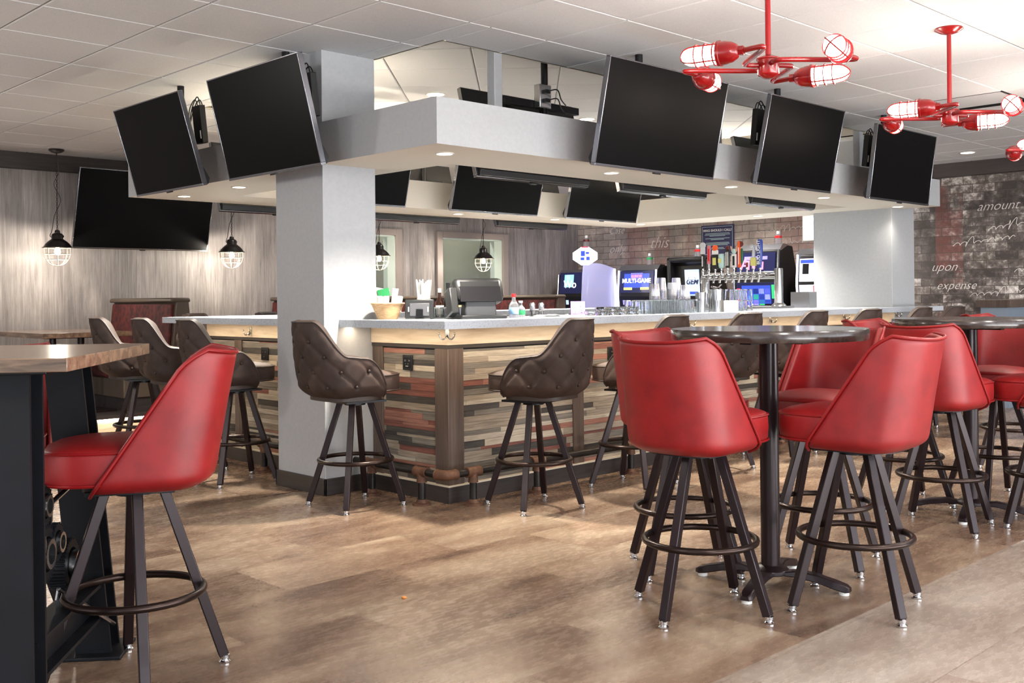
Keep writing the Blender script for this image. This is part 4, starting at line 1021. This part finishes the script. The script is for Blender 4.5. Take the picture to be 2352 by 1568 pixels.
ig=tumbler('rocks_glass',.030,.035,.085,'clear rocks glass inverted in the two tier stack by the beer tower','rocks glasses by the beer tower',inv=True)
first=True
for k,(i,j,z) in enumerate([(i,j,0) for i in range(4) for j in range(2)]+[(i,j,.087) for i in range(1,4) for j in range(2)]):
    o=ig if first else ig.copy()
    if not first: COL.objects.link(o)
    first=False; o.location=(6.92+.074*i,4.62+.082*j,Z+z)
# drip tray and beer tower
m=MB(); m.b2((8.36,5.1,Z),(8.66,6.1,Z+.02)); simple('drip_tray','long steel drip tray under the beer taps','tray',m,'steel',(0,0,0))
TX=8.52; t=thing('beer_tower','chrome beer tower with ten faucets on the far counter','beer tower',(TX,5.585,Z+.02))
for y in (-.405,.415):
    m=MB(); m.lathe([(.07,0),(.065,.012),(.042,.03),(.040,.05),(.040,.345),(.036,.352),(0,.354)],28,(0,y,0)); m.build('post','steel',t)
m=MB(); m.tube([(0,-.40,.29),(0,.41,.29)],.036,20); m.build('manifold','chrome',t)
ys=[.38-.0715*k for k in range(10)]
for y in ys:
    m=MB(); m.tube(spline([(-.03,y,.29),(-.07,y,.29),(-.10,y,.285),(-.115,y,.25),(-.12,y,.225)],4),[.014]*9+[.011]*8,10); m.cyl((-.085,y,.29),.008,0,.05,10); m.tube([(-.034,y,.29),(-.045,y,.29)],.022,14); m.build('faucet','chrome',t)
cols={'silver':'steel','black':'blk'}
MT['pink']=M('pink_paddle',(206,120,130),.4); MT['orange']=M('orange_paint',(232,92,34),.4); MT['canblue']=M('pale_teal',(178,208,204),.4); MT['lime']=M('pale_yellow',(218,214,128),.5); MT['blue']=M('deep_blue',(28,52,128),.3); MT['dgreen']=M('dark_green',(30,98,62),.4); MT['maroon']=M('maroon_paint',(92,30,30),.4)
MT['silverp']=M('silver_paint',(196,198,202),.35)
def handle(k,label,build):
    h=thing('tap_handle',label,'tap handle',(TX-.085,5.585+ys[k],Z+.02+.338),R(-90),'beer tap handles on the tower'); m=MB(); m.lathe([(.008,0),(.011,.012),(.009,.03)],12); m.build('ferrule','chrome',h); build(h)
def pad(h,n,mat,x0,x1,z0,z1,d=.02,y=0.,bev=.006): m=MB(); m.b2((x0,y-d/2,z0),(x1,y+d/2,z1)); return m.build(n,mat,h,bevel=bev)
def disc(h,n,mat,z,r,d=.016,y=0.): m=MB(); m.cyl((0,y+d/2,z),r,0,d,24,(R(90),0,0)); return m.build(n,mat,h)
def b_0(h): pad(h,'shaft','blk',-.014,.014,.03,.17); pad(h,'collar','silverp',-.022,.022,.17,.235,.03); disc(h,'medallion','silverp',.255,.03); pad(h,'stripe','white',-.005,.005,.05,.15,.003,-.0115,0)
def b_1(h): pad(h,'paddle','pink',-.02,.02,.07,.25,.014); pad(h,'stem','silverp',-.012,.012,.03,.08,.012); pad(h,'stripe','redcap',-.008,.008,.1,.22,.003,-.0085,0)
def b_2(h):
    m=MB(); m.sphere((0,0,.225),.03,14,10,(1,.8,1)); m.build('topknot','orange',h); pad(h,'sign','paper',-.034,.034,.16,.205,.02); pad(h,'body','blk',-.03,.03,.02,.16,.03); pad(h,'ornament','lime',-.02,.02,.06,.13,.004,-.017,.001)
def b_3(h): m=MB(); m.lathe([(0,.02),(.022,.03),(.03,.05),(.03,.15),(.024,.165),(0,.168)],18); m.build('can','canblue',h); pad(h,'label_band','lime',-.018,.018,.08,.12,.004,-.03,0)
def b_4(h): pad(h,'shaft','blk',-.022,.022,.03,.2); pad(h,'crest','maroon',-.018,.018,.2,.24); pad(h,'stripe','paper',-.014,-.006,.05,.18,.003,-.0115,0); pad(h,'stripe','paper',.004,.012,.05,.18,.003,-.0115,0)
def b_5(h):
    pad(h,'plaque','paper',-.026,.026,.03,.16); m=MB(); m.sphere((0,0,.185),.024,12,8,(1,.7,1.1)); m.build('ornament','canblue',h)
    m=MB(); m.bar((-.02,0,.18),(-.034,0,.235),.012,.012); m.bar((.02,0,.18),(.034,0,.235),.012,.012); m.build('horns',M('skin_tone_plastic',(214,172,140),.5),h,bevel=.003); pad(h,'stripe','blk',-.01,.012,.05,.14,.003,-.0115,0)
def b_6(h): pad(h,'paddle','orange',-.03,.004,.03,.28,.018); pad(h,'panel','dgreen',.004,.026,.07,.21,.016); disc(h,'medallion','maroon',.25,.03); pad(h,'stripe','paper',-.018,-.012,.06,.22,.003,-.0105,0)
def b_7(h): pad(h,'paddle','maroon',-.012,.012,.03,.075,.012)
def b_8(h):
    pad(h,'plaque','lime',-.03,.03,.04,.12,.03); m=MB(); m.tube(spline([(0,0,.12),(.005,0,.17),(0,0,.21),(-.025,0,.225),(-.045,0,.205)],5),[.017]*6+[.014]*6+[.02]*5+[.013]*4,10); m.build('goose_neck','silverp',h)
def b_9(h):
    m=MB(); m.lathe([(.012,.02),(.016,.05),(.026,.16),(.026,.26),(.02,.285),(0,.29)],16); m.build('shaft','blue',h); text('BUD LIGHT',.045,'white',h,(.0,-.028,.165),(R(90),R(-90),0),bold=.0008)
HL=['silver topped black tap handle, first from the left','pink paddle tap handle, second from the left','tap handle with an orange knob over a dark body','pale teal can shaped tap handle','black tap handle with two white stripes','white plaque tap handle topped with a figure','orange and green tap handle with a round medallion','stub of a tap handle between the orange and the yellow handles','yellow plaque tap handle with a silver goose neck','tall deep blue tap handle with white vertical lettering']
for k,b_ in enumerate((b_0,b_1,b_2,b_3,b_4,b_5,b_6,b_7,b_8,b_9)): handle(k,HL[k],b_)
m=MB(); m.b2((0,-.10,0),(.14,.10,.15)); simple('steel_bin','brushed steel bin right of the beer tower','bin',m,'steel',(9.0,5.24,Z))

# ================================================================ SLOT MACHINES (faces -X)
MT['vio']=M('violet_acrylic',(186,188,218),.15,alpha=.55,emit=(140,142,215),es=.2)
def E_(n,c,s): MT[n]=M(n,c,.3,emit=c,es=s); return n
E_('glowwhite',(226,226,255),5.); E_('scr_dark',(20,24,60),.6); E_('scr_blue',(40,60,150),1.2); E_('scr_violet',(112,104,190),1.6); E_('scr_white',(228,228,238),1.); E_('scr_red',(206,36,60),1.6); E_('scr_green',(40,150,90),1.3); E_('scr_teal',(120,176,178),1.2); E_('scr_pink',(224,110,140),1.6); E_('scr_gold',(220,196,90),1.5); E_('scr_grey',(150,168,200),1.3); E_('scr_black',(8,8,14),.3)
def slot(label,x,y,w,ztop,upper,lower,trim='steel',led=True,yaw=0,depth=.6,group='slot machines along the brick mural',lz=(.92,1.18),uz=(1.23,1.54)):
    t=thing('slot_machine',label,'slot machine',(x,y,0),R(-90+yaw),group)
    xm=Matrix(((0,0,1),(1,0,0),(0,1,0)))
    k_=(lz[1]+uz[0])/2; prof=[(-.02,0),(-.02,lz[0]-.26),(-.14,lz[0]-.18),(-.14,lz[0]-.12),(.03,lz[0]-.03),(.0,k_-.02),(.0,k_+.02),(.03,ztop-.08),(.10,ztop),(.34,ztop-.02),(depth-.05,ztop*.6),(depth,0)]
    m=MB(); m.prism(prof,-w/2,w/2,rot=xm); m.build('cabinet','blk',t,bevel=.012)
    for s in (-1,1):
        m=MB(); m.tube([(s*(w/2-.015),.02,lz[0]-.02),(s*(w/2-.015),-.008,k_),(s*(w/2-.015),.022,ztop-.07)],.012,8); m.build('side_light','glowwhite' if led else trim,t)
    m=MB(); m.prism([(.03,ztop-.07),(.10,ztop+.004),(.2,ztop+.002),(.2,ztop-.02),(.05,ztop-.085)],-w/2-.004,w/2+.004,rot=xm); m.build('top_trim',trim,t)
    def panel(z0,z1,spec,nm):
        # the front leans: y as a function of z
        def yy(z): return (.03-.03*(z-lz[0]+.03)/(k_-lz[0]+.01) if z<k_ else .03*(z-k_-.02)/(ztop-k_-.10))-.006
        a=math.atan2(yy(z1)-yy(z0),z1-z0); q=Matrix.Rotation(-a,3,'X'); c=Vector((0,(yy(z0)+yy(z1))/2,(z0+z1)/2)); H=z1-z0; Wd=w-.1
        m=MB(); m.box(c,(Wd,.012,H),q); p=m.build(nm,spec[0],t,smooth=0)
        layers={}
        for (mt,u,v,du,dv) in spec[1]:
            layers.setdefault(mt,MB()).box(c+q@Vector((u*Wd/2,-.0075,v*H/2)),(du*Wd/2,.003,dv*H/2),q)
        for k,mb in layers.items(): mb.build('screen_graphics',k,p,smooth=0)
        for (tx,sz,u,v,mt) in (spec[2] if len(spec)>2 else ()): text(tx,sz,mt,p,c+q@Vector((u*Wd/2,-.0105,v*H/2)),(R(90)-a,0,0),bold=.002)
        return p
    panel(uz[0],uz[1],upper,'upper_screen'); panel(lz[0],lz[1],lower,'lower_screen'); return t
icons=[('scr_violet',-.66+.44*i,.35,.3,.5) for i in range(3)]+[('scr_green',.66,.35,.3,.5)]+[('scr_pink',-.66+.44*i,-.45,.26,.4) for i in range(4)]
slot('slot machine with a MULTI-GAME screen behind the row of tumblers',11.5,9.27,.70,1.62,
     ('scr_dark',[('scr_blue',0,.1,1.5,1.3),('scr_violet',0,.45,.7,.7),('scr_gold',-.5,-.62,.5,.22),('scr_gold',.5,-.62,.5,.22)],[('MULTI-GAME',.088,0,.08,'scr_white'),('ILLINOIS',.05,0,.5,'scr_pink')]),('scr_black',icons))
slot('dark slot machine with a pale animal screen at the corner of the mural',11.35,10.35,.62,1.58,('scr_dark',[('scr_teal',-.3,.2,.7,1.2),('scr_grey',-.35,.55,.3,.5)],[('Wo',.16,-.2,-.15,'scr_white')]),('scr_black',[('scr_grey',-.4,.4,.2,.5)]),led=False)
reel=[(('scr_violet','scr_white','scr_black','scr_green')[(i*3+j*5)%4],-.6+.3*i,.25-.5*j,.26,.44) for i in range(5) for j in range(3)]
slot('slot machine with a violet reel screen behind the beer taps',11.4,7.26,.66,1.82,('scr_dark',[('scr_pink',-.4,-.1,.16,.8),('scr_pink',-.1,-.1,.16,.7),('scr_pink',.3,-.2,.2,.7),('scr_violet',0,.5,1.2,.3)],[('A',.2,-.55,-.1,'scr_pink')]),('scr_dark',[('scr_red',-.9,-.2,.18,1.4),('scr_green',.9,.2,.16,1.2),('scr_blue',.02,-.05,1.5,1.6)]+reel),led=False,lz=(1.05,1.34),uz=(1.44,1.72))
rs=slot('bright slot machine with a red and white screen beside the grey column',11.4,6.36,.66,1.74,('scr_white',[('scr_blue',-.3,.75,1.3,.3),('scr_black',-.7,.1,.3,.9),('scr_red',.1,-.1,.8,.6),('scr_white',.3,.6,.5,.5)]),('scr_white',[('scr_red',0,0,1.9,.06),('scr_red',-.3,0,.05,1.9),('scr_green',-.65,.3,.5,.2),('scr_pink',.2,-.4,.5,.4),('scr_violet',-.65,-.6,.5,.3)],[]),lz=(1.02,1.30),uz=(1.34,1.62))
m=MB(); m.b2((-.30,.10,1.83),(.30,.17,2.16)); tp=m.build('topper','white',rs,bevel=.02)
m=MB(); m.b2((-.25,.095,1.87),(.25,.101,2.12)); m.build('topper_screen','scr_white',tp,smooth=0)
m=MB(); m.b2((-.22,.091,1.92),(-.06,.096,2.08)); m.build('screen_graphics','scr_grey',tp,smooth=0)
m=MB(); m.cyl((0,.14,0),.03,1.72,1.85,14); m.build('topper_post','blkm',tp)
# lit octagonal topper sign
t=thing('lit_sign','glowing white eight sided sign above the violet panel at the mural corner','sign',(11.35,10.10,1.775),R(-52)); oc=[(-.165,-.05),(-.165,.05),(-.05,.132),(.05,.132),(.165,.05),(.165,-.05),(.05,-.132),(-.05,-.132)]
xr=Matrix(((1,0,0),(0,0,1),(0,1,0)))
m=MB(); m.prism([(x*1.08,z*1.0) for x,z in oc],0,.05,rot=xr); m.build('rim','glowwhite',t,bevel=.006)
m=MB(); m.prism([(x*.86,z*.84) for x,z in oc],-.004,0,rot=xr); m.build('face','scr_white',t,smooth=0)
m=MB(); m.b2((-.06,-.008,.0),(.0,-.004,.075)); m.b2((-.065,-.008,-.06),(-.01,-.004,-.02)); m.b2((.02,-.008,-.06),(.07,-.004,-.01)); m.b2((.012,-.008,.03),(.06,-.004,.06)); m.build('emblem','scr_blue',t,smooth=0)
m=MB(); m.b2((-.05,-.006,.122),(.05,.052,.136)); m.build('top_light','scr_red',t,smooth=0)
m=MB(); m.cyl((0,.03,0),.02,-.22,-.12,12); m.build('post','blkm',t)
# violet privacy panel
t=thing('privacy_panel','tall curved violet acrylic panel left of the MULTI-GAME slot machine','panel',(10.80,9.68,0))
out=[(0,0),(.70,0),(.72,.9),(.745,1.15),(.71,1.58)]+[(.71-.66*k/10,1.58+.075*math.sin(PI*k/13)) for k in range(1,11)]+[(.03,1.5),(0,1.1)]
m=MB(); m.prism(out,-.012,.012,rot=(R(90),0,0)); m.build('acrylic','vio',t,smooth=0)
m=MB(); m.tube([(.715,0,.5),(.725,0,.9),(.75,0,1.15),(.715,0,1.58)],.014,8); m.build('edge_light','glowwhite',t)
# ticket kiosk
t=thing('ticket_kiosk','black kiosk with a recessed pale blue screen left of the beer tower','kiosk',(11.6,8.45,0),R(-90)); xm=Matrix(((0,0,1),(1,0,0),(0,1,0)))
m=MB(); m.prism([(0,0),(.58,0),(.58,.9),(.30,1.70),(0,1.70),(0,1.64),(.10,1.60),(.14,1.0),(0,.95)],-.33,.33,rot=xm); m.build('body','blk',t,bevel=.01)
m=MB()
for lo,hi in (((-.35,-.02,.95),(-.29,.2,1.71)),((.29,-.02,.95),(.35,.2,1.71)),((-.35,-.02,1.65),(.35,.2,1.71))): m.b2(lo,hi)
m.build('hood','blk',t,bevel=.02)
m=MB(); q=Matrix.Rotation(R(4),3,'X'); m.box((-.01,.11,1.36),(.235,.012,.36),q); s_=m.build('screen','scr_grey',t,smooth=0)
m=MB(); m.box((-.01,.102,1.22),(.2,.004,.035),q); m.build('screen_graphics','scr_blue',s_,smooth=0)
text('GEM',.10,M('navy_ink',(26,34,70),.5),s_,(-.01,.10,1.37),(R(86),0,0),shear=.25,bold=.003)
m=MB(); m.torus((-.01,.102,1.37),.075,.004,24,6,(R(90),0,0),.6,2.5); m.build('emblem','blk',s_)
# sanitizer bottles on top of the machines
def sb(loc,label,cap,lq): 
    t=thing('hand_sanitizer',label,'bottle',loc,0,'clear bottles on the slot machines'); m=MB(); m.lathe([(0,0),(.042,0),(.044,.02),(.044,.10),(.03,.125),(.018,.13),(0,.13)],18); m.build('bottle','clearp',t)
    m=MB(); m.lathe([(.0455,.075),(.0455,.105)],18); m.build('label_band',lq,t); m=MB(); m.lathe([(.022,.128),(.022,.165),(0,.165)],14); m.build('cap',cap,t)
sb((11.72,9.20,1.625),'clear bottle with a green band on the MULTI-GAME machine','white','greencap'); sb((11.7,8.36,1.705),'clear bottle with a red band on the black kiosk','white','redcap'); sb((11.365,10.085,1.91),'small bottle peeking over the glowing eight sided sign','white','maroon'); sb((11.6,7.05,1.825),'bottle with a red band behind the blue tap handle','white','redcap')
# poster
t=thing('wall_poster','dark blue WHO SHOULD I CALL? notice on the brick mural','poster',(12.185,8.37,1.955),R(-90))
m=MB(); m.b2((-.27,0,-.22),(.27,.012,.21)); m.build('board',M('navy_board',(44,42,84),.5),t,smooth=0)
m=MB()
for lo,hi in (((-.25,-.003,.185),(.25,0,.19)),((-.25,-.003,-.2),(.25,0,-.195)),((-.25,-.003,-.2),(-.246,0,.19)),((.246,-.003,-.2),(.25,0,.19))): m.b2(lo,hi)
m.build('border','canblue',t,smooth=0)
text('WHO SHOULD I CALL?',.046,'paper',t,(0,-.003,.135),(R(90),0,0),bold=.0012)
m=MB()
for k,(z,wd) in enumerate(((.09,.40),(.072,.42),(.056,.26),(.02,.40),(.004,.22),(-.04,.38),(-.056,.40),(-.072,.34),(-.11,.2),(-.126,.24))): m.b2((-wd/2,-.002,z),(wd/2,0,z+.007))
m.build('small_print','canblue',t,smooth=0)

# ================================================================ LIGHT
def area(name,loc,rot,sx,sy,e,c):
    L=bpy.data.lights.new(name,'AREA'); L.shape='RECTANGLE'; L.size=sx; L.size_y=sy; L.energy=e; L.color=c
    o=bpy.data.objects.new(name,L); COL.objects.link(o); o.location=loc; o.rotation_euler=rot; return o
for k,(x,y,e) in enumerate(((-1.3,2.485,55),(2.1,.45,45),(4.0,.45,45),(5.9,.45,45),(-1.5,5.2,55),(.2,8.2,70))):   # point lights added out of view to brighten the ceiling and room
    L=bpy.data.lights.new('unseen_room_fill','POINT'); L.energy=e; L.color=(1,.955,.89); L.shadow_soft_size=.16
    o=bpy.data.objects.new('unseen_room_fill',L); COL.objects.link(o); o.location=(x,y,2.2)
for x,y,e in ((6.0,9.7,55),(8.4,9.7,110),(10.6,9.3,160),(10.9,7.6,190),(10.9,6.0,130),(11.0,3.6,60)):   # unseen spots added to brighten the wood wall and the mural
    L=bpy.data.lights.new('back_wall_fill','SPOT'); L.energy=e; L.color=(1,.95,.92); L.spot_size=R(150); L.spot_blend=1.; L.shadow_soft_size=.08
    o=bpy.data.objects.new('back_wall_fill',L); COL.objects.link(o); o.location=(x,y,CZ-.02)
area('next_room_lamp',(9.,11.6,2.6),(0,0,0),4,.3,40,(1,.98,.9))
area('window_daylight',(4.5,-4.4,1.5),(R(90),0,0),12,2.0,190,(.90,.95,1.0))
area('upward_ceiling_fill',(4.5,-4.6,.25),(R(140),0,0),12,1.2,560,(1,.99,.98))  # low area lights added on two sides, tilted up to brighten the ceiling
area('upward_ceiling_fill',(-4.7,3.0,.25),(R(140),0,R(-90)),9,1.2,60,(1,.97,.93))
area('window_daylight',(-4.6,1.0,1.5),(R(90),0,R(-90)),8,1.8,60,(.76,.87,1.0))
w=bpy.data.worlds.new('world'); SC.world=w; w.use_nodes=True; bg=w.node_tree.nodes['Background']; bg.inputs['Color'].default_value=(.80,.88,1,1); bg.inputs['Strength'].default_value=.9
vs=SC.view_settings; vs.view_transform='Standard'; vs.look='None'; vs.gamma=1.; vs.use_curve_mapping=False; vs.exposure=.55
cy=SC.cycles; cy.max_bounces=16; cy.diffuse_bounces=4; cy.glossy_bounces=3; cy.transmission_bounces=16; cy.transparent_max_bounces=8; cy.caustics_reflective=False; cy.caustics_refractive=False; cy.sample_clamp_indirect=6.; cy.use_denoising=True; cy.blur_glossy=.5
